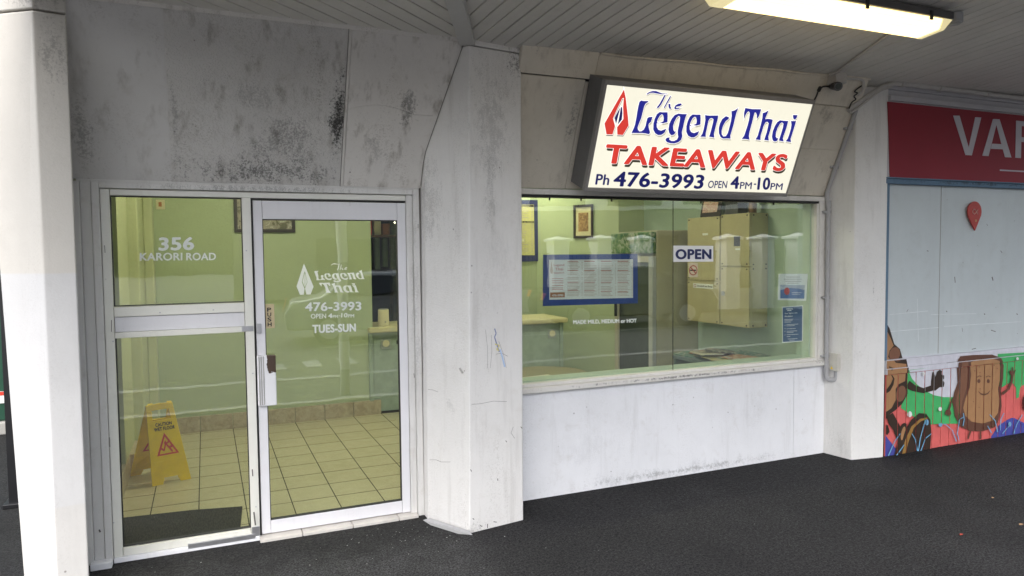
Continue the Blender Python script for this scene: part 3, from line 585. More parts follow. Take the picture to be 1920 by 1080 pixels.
stext('OPEN', (1326.5, 352.5), (1362, 353), (1328.5, 338.5), M['s_navy'], .02)
stext('4', (1368.5, 354), (1385, 354), (1370.5, 330), M['s_navy'], .045)
stext('PM', (1386.5, 354), (1408.5, 354.5), (1388, 341), M['s_navy'], .02)
stext('-', (1413, 346.5), (1417.5, 346.5), (1413.2, 344), M['s_navy'], .03)
stext('10', (1419, 356), (1442.5, 356), (1421.5, 332.5), M['s_navy'], .045)
stext('PM', (1443.5, 355.5), (1466, 356), (1445.5, 343), M['s_navy'], .02)

# ---- door lettering reuses the letter outlines, set upright
def door_word(keys, box4, wd=1.0, bold=.0):
    P = [[uv(*p) for p in LET[k]] for k in keys]; sk = .22
    P = [[(u - v * sk, v) for u, v in Q] for Q in P]
    xs = [q[0] for Q in P for q in Q]; ys = [q[1] for Q in P for q in Q]; x0, x1, y0, y1 = min(xs), max(xs), min(ys), max(ys)
    BL, BR, TL = [gl(*b) for b in box4]; ux = (BR - BL) / (x1 - x0); uy = (TL - BL) / (y1 - y0)
    lay([poly_mesh([Q], .004) for Q in P], 'lettering', M['vinyl'], dr, lambda x, y: BL + ux * (x - x0) + uy * (y - y0))
door_word(('L', 'e', 'g', 'e2', 'n', 'd'), ((590, 529.5), (683, 527.5), (590, 508)))
door_word(('T', 'h', 'a', 'i', 'dot'), ((599, 549), (672, 548), (599, 530.5)))
P = [[uv(*p) for p in Q] for Q in THE]; P = [[(u - v * .1, v) for u, v in Q] for Q in P]
xs = [q[0] for Q in P for q in Q]; ys = [q[1] for Q in P for q in Q]; bx = (min(xs), max(xs), min(ys), max(ys)); BL, BR, TL = gl(621, 507), gl(651, 506), gl(621, 494)
lay([poly_mesh([Q], .001) for Q in P], 'lettering', M['vinyl'], dr, lambda x, y: BL + (BR - BL) * ((x - bx[0]) / (bx[1] - bx[0])) + (TL - BL) * ((y - bx[2]) / (bx[3] - bx[2])))
DZ = lambda P: [(545 + x / 6.75, 480 + y / 6.75) for x, y in P]
def gpoly(polys, name, mat, lift=0.):
    mb = MB()
    for Q in polys: mb.add([gl(*p) + Vector((0, -lift, 0)) for p in Q], [tuple(range(len(Q)))])
    b = base_of(dr); me = bpy.data.meshes.new(name); me.from_pydata([tuple(Vector(v) - b) for v in mb.v], [], mb.f); me.materials.append(mat); link(bpy.data.objects.new(name, me), dr)
gpoly([DZ([(168, 95), (75, 385), (118, 490), (165, 490), (176, 415), (142, 330), (168, 220), (175, 190)]), DZ([(168, 95), (175, 190), (188, 215), (212, 330), (182, 410), (200, 487), (252, 487), (290, 388)]), DZ([(178, 215), (150, 325), (178, 395)]), DZ([(184, 215), (207, 328), (183, 395)])], 'emblem', M['vinyl'])
write('476-3993', 'lettering', M['vinyl'], dr, gl(572, 584), gl(677.5, 582), gl(572, 567), .035)
write('OPEN', 'lettering', M['vinyl'], dr, gl(583, 597.5), gl(611.5, 597), gl(583, 588.5), .02)
write('4', 'lettering', M['vinyl'], dr, gl(615, 596.5), gl(623, 596.5), gl(615.5, 587.5), .04)
write('PM', 'lettering', M['vinyl'], dr, gl(624, 596.5), gl(633.5, 596.5), gl(624, 590.5), .02)
write('-', 'lettering', M['vinyl'], dr, gl(635, 592.8), gl(638, 592.8), gl(635, 591.6), .02)
write('10', 'lettering', M['vinyl'], dr, gl(639.5, 595.5), gl(651.5, 595.2), gl(640, 587), .04)
write('PM', 'lettering', M['vinyl'], dr, gl(652.5, 595.5), gl(664, 595.3), gl(652.5, 589.3), .02)
write('TUES-SUN', 'lettering', M['vinyl'], dr, gl(586, 625), gl(667.5, 622), gl(585.5, 609), .055)

# ================================================================== SHOP WINDOW
sw = thing('shop_window', 'wide shop window glazed with two sheets of glass under the lit sign', 'window', (3.2, 4.28, .75))
def wb(name, x0, x1, z0, z1, y0, y1, mat=None, bevel=.003): return box(name, mat or T_, sw, x0, x1, y0, y1, z0, z1, bevel)
wb('sill', 1.885, 4.575, .724, .762, 4.238, 4.46, M['sill'], .006)
wb('frame_rail', 1.9, 4.50, .763, .785, 4.268, 4.33, M['sill'])
wb('frame_head', 1.9, 4.582, 2.035, 2.072, 4.262, 4.40, M['sill'])
wb('shadow_bead', 1.9, 4.50, 2.018, 2.034, 4.275, 4.34, M['dark'], 0)
wb('frame_stile', 4.50, 4.582, .763, 2.034, 4.262, 4.40, M['sill'])
wb('frame_bead', 4.478, 4.499, .786, 2.017, 4.272, 4.34, M['sill'])
jx = 3.123
MB().box(1.9, jx - .001, 4.300, 4.306, .786, 2.017).build('glass_pane', M['glass'], sw); MB().box(jx + .001, 4.478, 4.300, 4.306, .786, 2.017).build('glass_pane', M['glass'], sw)
wb('silicone_joint', jx - .0009, jx + .0009, .786, 2.017, 4.299, 4.307, M['dark'], 0)
for xx in (2.12, 2.36, 2.6, 3.36, 4.05): wb('glazing_clip', xx, xx + .008, 2.0, 2.018, 4.29, 4.3, M['dark'], 0)
def wl(x, y, Y=4.297): return atY(x, y, Y)
write('MADE MILD, MEDIUM or HOT', 'lettering', M['vinyl'], sw, wl(1075, 609), wl(1194, 606), wl(1074.5, 600), .05, .95)

def sheet(name, label, cat, quad, mat, Y, th=.002, group=None):
    """flat paper or card on a plane of constant Y; quad = BL BR TR TL picture corners"""
    P = [atY(*q, Y) for q in quad]; t = thing(name, label, cat, tuple((P[0] + P[1]) / 2), group)
    MB().ext(P, (0, th, 0)).build('sheet', mat, t); return t, P
def flat(par, quad, Y, name, mat):
    P = [atY(*q, Y) for q in quad]; return MB().quad(*P).build(name, mat, par)
def lines(par, rows, Y, name, mat, h=.6):
    """thin printed rules: rows of (x0, x1, y, slope)"""
    mb = MB()
    for x0, x1, y, s in rows: mb.quad(atY(x0, y, Y), atY(x1, y + s * (x1 - x0), Y), atY(x1, y - h + s * (x1 - x0), Y), atY(x0, y - h, Y))
    o = mb.build(name, mat, par); o['kind'] = 'stuff'; return o
M['menublue'] = plain('blue menu surround', (.035, .075, .3), .5, var=.15)
M['tan'] = plain('tan print', (.6, .48, .4), .7); M['brownp'] = plain('brown print', (.45, .2, .1), .7); M['paper'] = plain('menu paper', (.86, .84, .82), .6, var=.05); M['greyp'] = plain('grey print', (.45, .42, .4), .7); M['pinkp'] = plain('faded red print', (.62, .3, .27), .7)
t, P = sheet('menu_poster', 'blue bordered takeaway menu taped inside the window left of centre', 'menu', ((1018, 574), (1196, 568.5), (1195.5, 476), (1018.5, 477.5)), M['menublue'], 4.312, .004)
flat(t, ((1030, 562), (1187, 558.5), (1187, 486), (1029.5, 487)), 4.3105, 'menu_sheet', M['paper'])
rows = []
for ci in range(4):
    xa = 1064 + ci * 31.3
    for k in range(24):
        y = 489.5 + k * 2.85; 
        if random.random() < .12: continue
        sl_ = (.01 - .03 * (k / 24)); rows.append((xa, xa + random.uniform(17, 24), y, sl_)); rows.append((xa + 26.5, xa + 28.6, y + sl_ * 26, sl_))
lines(t, rows, 4.3095, 'menu_print', M['tan'], .9)
lines(t, [(1064 + ci * 31.3, 1084 + ci * 31.3, y, -.01) for ci in range(4) for y in (491, 508, 530, 545 + ci)], 4.3090, 'menu_print', M['pinkp'], 1.3)
write('Legend', 'menu_title', M['pinkp'], t, wl(1038, 500.5, 4.309), wl(1058, 500, 4.309), wl(1038, 495, 4.309), .03)
write('Thai', 'menu_title', M['pinkp'], t, wl(1041, 507.5, 4.309), wl(1056, 507, 4.309), wl(1041, 502, 4.309), .03)
write('TAKEAWAYS', 'menu_title', M['pinkp'], t, wl(1037.5, 513.5, 4.309), wl(1058, 513, 4.309), wl(1037.5, 510.5, 4.309), .03)
flat(t, ((1031.5, 558), (1059, 557.5), (1059, 548), (1031.5, 548.5)), 4.3092, 'menu_block', M['brownp'])
write('476-3993', 'menu_title', M['paper'], t, wl(1035, 556, 4.3085), wl(1056, 555.5, 4.3085), wl(1035, 552, 4.3085), .04)
lines(t, [(1035, 1056, y, 0) for y in (523, 527, 531, 536, 540.5, 543.5)], 4.309, 'menu_print', M['pinkp'], 1.2)
MB().add([wl(1034, 489.5, 4.309), wl(1031.5, 508, 4.309), wl(1033, 513, 4.309), wl(1036, 513, 4.309), wl(1037, 508, 4.309)], [(0, 1, 2, 3, 4)]).build('menu_emblem', M['tan'], t)

t, P = sheet('open_sign', 'white card with OPEN in navy capitals stuck on the window', 'sign', ((1263, 491), (1337.5, 490.5), (1337.5, 461), (1263, 460.5)), M['white'], 4.294, .003)
write('OPEN', 'letters', M['blue'], t, wl(1266.5, 486.5, 4.292), wl(1334, 486, 4.292), wl(1266.5, 467, 4.292), .055)
t, P = sheet('notice_sheet', 'white notice with a red flower picture, taped at the right of the window', 'notice', ((1458.5, 562.5), (1511.5, 564), (1515, 513.5), (1460, 513.5)), M['white'], 4.312, .002)
M['noticeblue'] = plain('notice blue', (.03, .14, .4), .5); M['skyp'] = plain('notice pale sky', (.45, .5, .62), .5)
flat(t, ((1463, 559.5), (1508, 560), (1509, 534.5), (1463, 534)), 4.3108, 'notice_picture', M['skyp'])
MB().add([wl(*q, 4.3100) for q in ((1463, 559.5), (1508, 560), (1508.7, 544), (1497, 541), (1480, 540), (1463, 544))], [(0, 1, 2, 3, 4, 5)]).build('notice_picture', M['noticeblue'], t)
cpt = wl(1475.5, 546, 4.3094); MB().cyl(cpt, cpt + Vector((0, .0006, 0)), .029, 20).build('red_flower', M['red'], t)
lines(t, [(1474, 1500, 520, 0), (1470, 1503, 524, 0), (1472, 1502, 528, 0), (1476, 1497, 531.5, 0)], 4.3108, 'notice_print', M['greyp'], 1.1)
lines(t, [(1485, 1503, 549, 0), (1485, 1500, 552, 0)], 4.3085, 'notice_print', M['white'], .7)
t, P = sheet('notice_sheet', 'dark blue workplace notice with white text, below the flower notice', 'notice', ((1467, 643), (1505.5, 640), (1506, 572.5), (1466.5, 575)), M['white'], 4.312, .002)
M['slate'] = plain('slate blue print', (.06, .13, .27), .5)
flat(t, ((1468, 641.5), (1504, 639), (1504.5, 574), (1467.5, 576.5)), 4.3108, 'notice_panel', M['slate'])
lines(t, [(1474, 1487, 580, 0), (1476, 1484, 583, 0)], 4.3100, 'notice_print', M['white'], 1.5)
write('Your Rights in the', 'notice_title', M['white'], t, wl(1471, 590, 4.31), wl(1495, 588.5, 4.31), wl(1471, 586.5, 4.31), .03)
write('Workplace', 'notice_title', M['white'], t, wl(1471, 595.5, 4.31), wl(1486, 594.5, 4.31), wl(1471, 592, 4.31), .03)
lines(t, [(1471, 1487, 599.5, -.03), (1471, 1486, 602, -.03), (1471, 1483, 604.5, -.03), (1475, 1497, 609, -.05), (1475, 1490, 611.5, -.05), (1475, 1492, 617, -.05), (1475, 1495, 621.5, -.05), (1475, 1488, 624, -.05), (1475, 1497, 628, -.05), (1475, 1482, 631.5, -.05), (1477, 1495, 636, -.05), (1480, 1490, 638.5, -.05)] + [(1471, 1473, y, -.5) for y in (611, 617, 622, 629)], 4.3100, 'notice_print', M['white'], .7)
t = thing('no_smoking_sticker', 'square no smoking sticker on the window just under the OPEN card', 'sticker', tuple(wl(1300, 519)))
M['stick'] = plain('sticker backing', (.62, .55, .36), .5)
flat(t, ((1291.5, 519.5), (1308.5, 519.5), (1308.5, 493), (1291.5, 493)), 4.2965, 'sheet', M['stick'])
def ring(par, cx, cy, Y, rpx, mat, n=28, wd=.18):
    c = atY(cx, cy, Y); r = (atY(cx + rpx, cy, Y) - c).length * .92; mb = MB()
    for k in range(n):
        a, b = 2 * math.pi * k / n, 2 * math.pi * (k + 1) / n
        mb.quad(*[c + Vector((math.cos(t_) * q, 0, math.sin(t_) * q)) for t_, q in ((a, r * (1 - wd)), (b, r * (1 - wd)), (b, r), (a, r))])
    d = Vector((r * .66, 0, -r * .66)); s = Vector((r * wd * .45, 0, r * wd * .45)); mb.quad(c - d - s, c + d - s, c + d + s, c - d + s)
    mb.build('prohibition_ring', mat, par)
M['ringred'] = plain('sticker red', (.35, .05, .03), .5)
flat(t, ((1294, 508), (1305, 508), (1305, 505.5), (1294, 505.5)), 4.2955, 'cigarette', M['black']); ring(t, 1299.8, 506.8, 4.2945, 8.4, M['ringred'])

# ================================================================== INTERIOR
inn = struct('interior_wall', (2, 7, 0)); FZ = .05
def wallq(a, b, z0, z1, mat, th=.05, name='wall_panel', par=None):
    a = Vector((*a, z0)); b = Vector((*b, z0)); d = (b - a).normalized(); n = Vector((-d.y, d.x, 0))
    return MB().ext([a, b, b + Vector((0, 0, z1 - z0)), a + Vector((0, 0, z1 - z0))], n * th).build(name, mat, par or inn)
CH = 2.75
wallq((-.40, 7.06), (1.52, 7.06), FZ, CH, M['green'])
wallq((3.69, 7.3), (3.7, 8.05), FZ, CH, M['green']) if False else None
wallq((-.58, 4.46), (-.58, 5.6), FZ, CH, M['olive'], .1)
wallq((-.545, 5.6), (-.545, 6.3), FZ, CH, M['olive'], .1)
MB().box(-.60, -.47, 6.3, 7.06, FZ, CH).build('wall_pier', M['olive'], inn, .01)
MB().box(-.47, -.40, 6.85, 7.06, FZ, CH).build('wall_pier', M['olive'], inn, .01)
MB().box(-.7, -.58, 4.40, 7.2, FZ, CH).build('wall_panel', M['olive'], inn)
wallq((2.55, 8.05), (3.80, 8.05), FZ, CH, M['green'])
wallq((3.80, 8.05), (4.33, 6.99), FZ, CH, M['green'], .05)
wallq((4.33, 6.99), (4.74, 6.99), FZ, CH, M['green'])
MB().box(4.67, 4.8, 4.46, 7.0, FZ, CH).build('wall_panel', M['teal'], inn)
MB().box(4.465, 4.585, 4.33, 4.46, .76, 2.4).build('window_reveal', M['teal'], inn)
MB().box(1.9, 4.465, 4.33, 4.48, .722, .79).build('inner_sill', M['teal'], inn)
MB().box(1.25, 1.9, 4.40, 4.6, FZ, CH).build('wall_pier', M['green'], inn)
MB().box(1.2, 4.8, 4.45, 4.55, 2.07, CH).build('wall_panel', M['green'], inn); MB().box(-.6, 1.25, 4.46, 4.55, 2.05, CH).build('wall_panel', M['green'], inn)
MB().box(1.9, 4.67, 4.46, 4.52, FZ, .74).build('wall_panel', M['teal'], inn)
# dark kitchen beyond the hatch
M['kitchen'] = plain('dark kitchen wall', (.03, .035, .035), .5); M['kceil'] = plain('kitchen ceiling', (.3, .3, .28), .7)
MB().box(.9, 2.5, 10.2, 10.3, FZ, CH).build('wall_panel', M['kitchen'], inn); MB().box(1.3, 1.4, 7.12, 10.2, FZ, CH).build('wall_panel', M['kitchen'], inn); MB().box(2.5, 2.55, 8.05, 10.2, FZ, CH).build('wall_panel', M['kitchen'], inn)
MB().box(1.52, 4.4, 7.02, 7.1, 2.25, CH).build('hatch_lintel', M['green'], inn)
icl = struct('interior_ceiling', (2, 6, CH)); M['iceil'] = plain('interior ceiling paint', (.6, .62, .5), .8)
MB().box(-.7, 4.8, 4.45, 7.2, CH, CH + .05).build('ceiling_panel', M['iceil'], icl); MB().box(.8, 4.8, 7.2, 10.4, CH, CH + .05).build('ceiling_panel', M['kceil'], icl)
# floor
fl_ = struct('interior_floor', (2, 6, 0)); MB().box(-.7, 4.8, 4.40, 10.3, 0, FZ - .0012).build('grout_bed', M['grout'], fl_)
tb = {}
def tile(x0, x1, y0, y1):
    key = (round(x1 - x0, 4), round(y1 - y0, 4))
    if key not in tb:
        o = MB().box(0, key[0], 0, key[1], 0, .012).build('floor_tile', M['tile'], None, .0012, 1); COL.objects.unlink(o); tb[key] = o
    o = tb[key].copy(); o.location = Vector((x0, y0, FZ - .012 + random.uniform(0, .0008))) - base_of(fl_); COL.objects.link(o); o.parent = fl_
gx, g0 = .2775, -.077; gy = .2775
for i in range(-2, 17):
    xa, xb = g0 + i * gx, g0 + (i + 1) * gx
    xa, xb = max(xa, -.575) + .0032, min(xb, 4.66) - .0032
    if xb - xa < .03: continue
    for j in range(-1, 10):
        ya, yb = 4.49 + j * gy, 4.49 + (j + 1) * gy; ya, yb = max(ya, 4.43) + .0052, min(yb, 7.05) - .0052
        if yb - ya > .03: tile(xa, xb, ya, yb)
sk = struct('tile_skirting', (0.5, 7.05, 0))
for i in range(-2, 6):
    xa, xb = g0 + i * gx, g0 + (i + 1) * gx; xa = max(xa, -.4) + .002; xb = min(xb, 3.68) - .002
    if xb - xa > .03: box('skirting_tile', M['skirt'], sk, xa, xb, 7.035, 7.059, FZ, .195, .003)
for i in range(8):
    ya = 4.47 + i * .2775
    if ya < 6.25: box('skirting_tile', M['skirt'], sk, -.578, -.54 if ya < 5.6 else -.51, ya + .002, min(ya + .2755, 6.29), FZ, .205, .003)
box('skirting_tile', M['skirt'], sk, -.468, -.445, 6.3, 6.84, FZ, .205, .003)
# interior ceiling lights; the one behind the counter is added to brighten menu board
M['tube'] = plain('lit diffuser', (.9, .9, .8), .5, emit=(1, .93, .70), es=21)
for lx, ly, lab in ((3.2, 7.65, 'unseen ceiling light added behind the serving counter to brighten the menu board'), (.5, 5.6, 'slim ceiling light inside the entrance lobby'), (3.0, 5.6, 'slim ceiling light inside behind the shop window')):
    t = thing('ceiling_light', lab, 'light', (lx, ly, CH), 'interior ceiling lights'); box('housing', M['white'], t, lx - .62, lx + .62, ly - .06, ly + .06, CH - .04, CH, .004); box('diffuser', M['tube'], t, lx - .58, lx + .58, ly - .045, ly + .045, CH - .075, CH - .041, .01)

# counter
ct = thing('serving_counter', 'pale teal serving counter with a cream top beside the dark hatch', 'counter', (2.6, 7.2, FZ))
M['ctop'] = plain('cream counter top', (.62, .56, .33), .35, var=.06)
box('front_panel', M['tealpanel'], ct, 1.50, 3.63, 7.066, 7.12, FZ + .02, .868, .003); box('end_panel', M['tealpanel'], ct, 3.58, 3.629, 7.121, 7.6, FZ + .02, .868, .003)
box('corner_post', M['tealpanel'], ct, 1.475, 1.515, 7.035, 7.064, .18, .868, .004); box('corner_post', M['tealpanel'], ct, 3.60, 3.64, 7.035, 7.064, .1, .868, .004)
MB().box(1.47, 3.68, 6.99, 7.6, .872, .925).build('counter_top', M['ctop'], ct, .018, 3)
M['metersq'] = plain('grey plastic fitting', (.35, .38, .36), .5)
for xx in (1.60, 3.46):
    b_ = box('socket_plate', M['metersq'], ct, xx, xx + .10, 7.052, 7.064, .70, .80, .004); MB().cyl((xx + .05, 7.052, .755), (xx + .05, 7.044, .755), .034, 20).build('dial', M['ivory'], b_)
box('warning_mark', M['black'], ct, 1.76, 1.785, 7.060, 7.065, .74, .78, .002)
k = thing('speaker_unit', 'small ivory cylinder unit on the counter beside the dark hatch', 'appliance', (1.62, 7.15, .925))
pc = atY(719, 600, 7.15); MB().cyl((pc.x, 7.15, .925), (pc.x, 7.15, .925 + .165), .058, 28, .054).build('body', M['ivory'], k, .006, 3, True); MB().cyl((pc.x, 7.15, .925 + .165), (pc.x, 7.15, .925 + .17), .05, 24).build('lid', M['kceil'], k, .002, 2, True)
box('badge', M['kerb'], k, pc.x - .002, pc.x + .012, 7.088, 7.093, .96, .975, .001)
# kitchen glimpse: shelf, hanging plants, door curtain
ks = thing('kitchen_shelf', 'dark wooden shelf with red and green packets seen high in the dark hatch', 'shelf', (1.9, 8.9, 1.8))
M['wood'] = plain('brown wood', (.22, .12, .05), .5); M['orange'] = plain('orange packet', (.4, .14, .05), .4); M['leaf'] = plain('green packet', (.05, .1, .03), .5)
box('shelf_board', M['wood'], ks, 1.7, 2.5, 8.8, 9.1, 1.86, 1.885); 
for i, (xx, c_) in enumerate(((1.72, 'orange'), (1.83, 'red'), (1.94, 'ivory'), (2.05, 'orange'), (2.16, 'leaf'), (2.28, 'orange'))): box('packet', M[c_], ks, xx, xx + .09, 8.82, 8.95, 1.887, 1.887 + .14 + .04 * (i % 3), .006)
for i in range(7): box('packet', M['leaf'], ks, 1.75 + i * .1, 1.82 + i * .1, 8.85, 8.95, 1.45 + .03 * (i % 2), 1.855, .01)
cu = thing('plastic_curtain', 'clear plastic strip curtain at the right edge of the dark hatch', 'curtain', (1.78, 7.3, 1.0)); M['clear'] = glassmat('clear plastic strip', (.8, .8, .74), 2.5, .06)
for i in range(5):
    mb = MB(); x_ = 1.76 + i * .035; ph = random.random() * 6
    for k_ in range(14):
        z0_, z1_ = .95 + k_ * .09, .95 + (k_ + 1) * .09; f_ = lambda z: 7.3 + .03 * math.sin(z * 7 + ph) + i * .02
        mb.quad((x_, f_(z0_), z0_), (x_ + .05, f_(z0_) + .01, z0_), (x_ + .05, f_(z1_) + .01, z1_), (x_, f_(z1_), z1_))
    mb.build('strip', M['clear'], cu)

# wall pictures in the lobby
def frame_on(Y, x0, x1, z0, z1, label, inner, name='framed_picture', fw=.03, matte=None):
    t = thing(name, label, 'picture', ((x0 + x1) / 2, Y, z0))
    for a in ((x0, x1, z0, z0 + fw), (x0, x1, z1 - fw, z1), (x0, x0 + fw, z0 + fw, z1 - fw), (x1 - fw, x1, z0 + fw, z1 - fw)): box('frame_bar', M['frame'], t, a[0], a[1], Y - .025, Y - .003, a[2], a[3], .003)
    box('backing', M['kitchen'], t, x0 + .005, x1 - .005, Y - .012, Y - .001, z0 + .005, z1 - .005, 0)
    MB().quad((x0 + fw, Y - .0135, z0 + fw), (x1 - fw, Y - .0135, z0 + fw), (x1 - fw, Y - .0135, z1 - fw), (x0 + fw, Y - .0135, z1 - fw)).build('picture', inner, t)
    return t
M['frame'] = plain('dark picture frame', (.035, .025, .02), .3)
def picmat(name, cols, sc, dist=2):
    m = NM(name); f = m.noise(sc, 5, .65, dist=dist); c = cols[0]; k_ = len(cols)
    for i in range(1, k_): c = m.mix(m.ramp(f, .3 + .4 * (i - 1) / (k_ - 1), .36 + .4 * (i - 1) / (k_ - 1)), c, cols[i])
    m.set(col=c, rough=.4); return m.m
M['pic1'] = picmat('dim landscape print', [(.03, .04, .04), (.12, .11, .06), (.3, .26, .2), (.5, .48, .4)], 9)
frame_on(7.058, .262, .80, 1.864, 2.25, 'dark framed picture high on the green wall, split by the door frame', M['pic1'])
t = thing('light_switch', 'small beige switch plate with a red mark high on the green wall', 'switch', (-.34, 7.05, 2.07)); box('plate', M['ivory'], t, -.375, -.305, 7.045, 7.056, 2.065, 2.15, .003); box('rocker', M['orange'], t, -.355, -.33, 7.041, 7.046, 2.09, 2.13, .002)
# yellow menu on the blue board
t = thing('menu_board', 'dark blue board carrying a yellow printed menu on the back wall', 'menu board', (3.6, 8.03, 1.5)); M['navyb'] = plain('navy felt board', (.03, .035, .13), .7)
B = [atY(*q, 8.03) for q in ((940, 492), (1026, 489), (1026, 375), (940, 375))]; MB().ext(B, (0, .015, 0)).build('board', M['navyb'], t)
M['ymenu'] = plain('yellow menu paper', (.6, .55, .25), .6); flat(t, ((950, 478.5), (1002.5, 478.5), (1001, 383.5), (950, 383.5)), 8.026, 'menu_sheet', M['ymenu'])
flat(t, ((950, 388), (1000.5, 388), (1000.5, 384.5), (950, 384.5)), 8.024, 'menu_heading', M['black']); flat(t, ((950, 418), (1000.8, 418), (1000.8, 414.5), (950, 414.5)), 8.024, 'menu_heading', M['black'])
write('SOUPS & SALADS', 'menu_words', M['ymenu'], t, atY(958, 387.5, 8.022), atY(992, 387.5, 8.022), atY(958, 385.2, 8.022), .03); write('CURRIES & RICE', 'menu_words', M['ymenu'], t, atY(960, 417.4, 8.022), atY(999, 417.4, 8.022), atY(960, 415.2, 8.022), .03)
lines(t, [(952, 952 + random.uniform(30, 40), y, 0) for y in [392 + k * 4.2 for k in range(5)] + [422 + k * 4.1 for k in range(13)]] + [(996, 999, y, 0) for y in [390 + k * 4.2 for k in range(5)] + [420 + k * 4.1 for k in range(14)]], 8.024, 'menu_print', M['greyp'], 1.1)
# picture on the angled wall
pw0, pwd = Vector((3.80, 8.05, 0)), (Vector((4.33, 6.99, 0)) - Vector((3.80, 8.05, 0))).normalized(); pwn = Vector((-pwd.y, pwd.x, 0)); pwn = pwn if pwn.dot(Vector((0, -1, 0))) > 0 else -pwn
def onw(x, y, lift): return atP(x, y, pw0, pwn) + pwn * lift
t = thing('framed_picture', 'framed brown forest print with a cream mount on the green wall left of the fridge', 'picture', tuple(onw(1095, 446, 0)))
a_, c_ = onw(1077, 446, 0), onw(1113, 446, 0); zt = onw(1113, 382.5, 0).z
def wq(u0, u1, v0, v1, l, th, name, mat):
    L = (c_ - a_); L.z = 0; z0, z1 = min(a_.z, c_.z), zt
    f = lambda u, v: Vector((a_.x, a_.y, 0)) + L * u + Vector((0, 0, z0 + (z1 - z0) * v)) + pwn * l
    return MB().ext([f(u0, v0), f(u1, v0), f(u1, v1), f(u0, v1)], pwn * th).build(name, mat, t, .002)
for q in ((0, 1, 0, .07), (0, 1, .93, 1), (0, .09, .07, .93), (.91, 1, .07, .93)): wq(*q, .003, .02, 'frame_bar', M['frame'])
M['mount'] = plain('cream mount', (.62, .56, .34), .6); M['pic2'] = picmat('brown forest print', [(.04, .03, .02), (.2, .1, .04), (.35, .2, .08), (.5, .36, .18)], 22)
wq(.09, .91, .07, .93, .002, .006, 'mount', M['mount']); wq(.24, .76, .2, .76, .009, .001, 'picture', M['pic2'])

# fridge
fx, fy = 4.12, 5.99
t = thing('display_fridge', 'tall taupe drinks fridge with a glass door and a landscape banner on its head', 'fridge', (fx + .25, fy + .35, FZ))
box('cabinet', M['fridge'], t, fx + .03, 4.665, fy, fy + .72, FZ + .06, 1.86, .01); box('kick_plate', M['dark'], t, fx + .06, 4.65, fy + .03, fy + .70, FZ, FZ + .058, .002)
M['fglass'] = plain('dark fridge interior', (.05, .06, .05), .15)
for a in ((fy, fy + .07, FZ + .08, 1.60), (fy + .65, fy + .72, FZ + .08, 1.60), (fy + .071, fy + .649, FZ + .08, FZ + .2), (fy + .071, fy + .649, 1.54, 1.60)): box('door_frame', M['fridge'] if a[0] != fy else M['pipe'], t, fx - .02, fx + .028, a[0], a[1], a[2], a[3], .004)
box('door_glass', M['fglass'], t, fx, fx + .02, fy + .072, fy + .648, FZ + .201, 1.539, 0)
box('handle', M['dark'], t, fx - .05, fx - .022, fy + .66, fy + .68, .95, 1.15, .004)
M['pic3'] = picmat('lake and forest banner', [(.02, .09, .12), (.03, .12, .06), (.12, .2, .08), (.3, .33, .28), (.5, .5, .4)], 11, 1)
box('banner', M['pic3'], t, fx - .04, fx + .028, fy + .0, fy + .76, 1.63, 1.845, .01); 
for i, c3 in enumerate(('red', 'kerb', 'orange', 'leaf')):
    box('shelf', M['steel'], t, fx + .004, fx + .02, fy + .08, fy + .64, .42 + i * .3, .43 + i * .3, 0)

# electrical cabinets
def cab(y0, y1, split, label, lockz=None):
    t = thing('electrical_cabinet', label, 'cabinet', (4.56, (y0 + y1) / 2, .95), 'beige electrical cabinets on the side wall')
    z0, z1 = .955, 1.985 if y0 < 5.3 else 1.975
    box('carcass', M['creamside'], t, 4.475, 4.668, y0, y1, z0, z1, .004)
    dz = [(z0, split - .004), (split + .004, z1)]
    for a, b in dz:
        box('door', M['cream'], t, 4.455, 4.473, y0 + .002, y1 - .004, a, b, .003)
        for yy in (y0 + .03, y1 - .03):
            for zz in (a + .02, b - .02): MB().cyl((4.455, yy, zz), (4.451, yy, zz), .007, 10).build('screw', M['dark'], t)
    for zz in (z0 + .02, split - .02, split + .02, z1 - .02):
        for xx in (4.50, 4.645): MB().cyl((xx, y0, zz), (xx, y0 - .004, zz), .007, 10).build('screw', M['dark'], t)
    return t
t = cab(5.01, 5.40, 1.505, 'nearer beige electrical cabinet with a black window square on its door')
box('window_square', M['dark'], t, 4.450, 4.4555, 5.13, 5.21, 1.69, 1.78, .002); box('latch', M['steel'], t, 4.447, 4.4555, 5.335, 5.375, 1.23, 1.27, .003); box('label_plate', M['white'], t, 4.4535, 4.4555, 5.13, 5.19, 1.655, 1.67, 0)
t = cab(5.412, 5.90, 1.36, 'farther beige electrical cabinet with a no smoking strip on its lower door')
box('smokefree_strip', M['white'], t, 4.4535, 4.4553, 5.50, 5.80, 1.285, 1.33, 0)
sl3 = t
me3 = write('Smokefree Area', 'strip_words', M['black'], t, (4.452, 5.74, 1.298), (4.452, 5.51, 1.298), (4.452, 5.74, 1.318), .02)
mb = MB(); 
for k_ in range(16):
    a, b = 2 * math.pi * k_ / 16, 2 * math.pi * (k_ + 1) / 16; mb.quad(*[(4.452, 5.772 + math.cos(t_) * q, 1.307 + math.sin(t_) * q) for t_, q in ((a, .012), (b, .012), (b, .018), (a, .018))])
mb.build('prohibition_ring', M['ringred'], t); box('maker_plate', M['white'], t, 4.4535, 4.4553, 5.58, 5.66, 1.80, 1.82, 0)
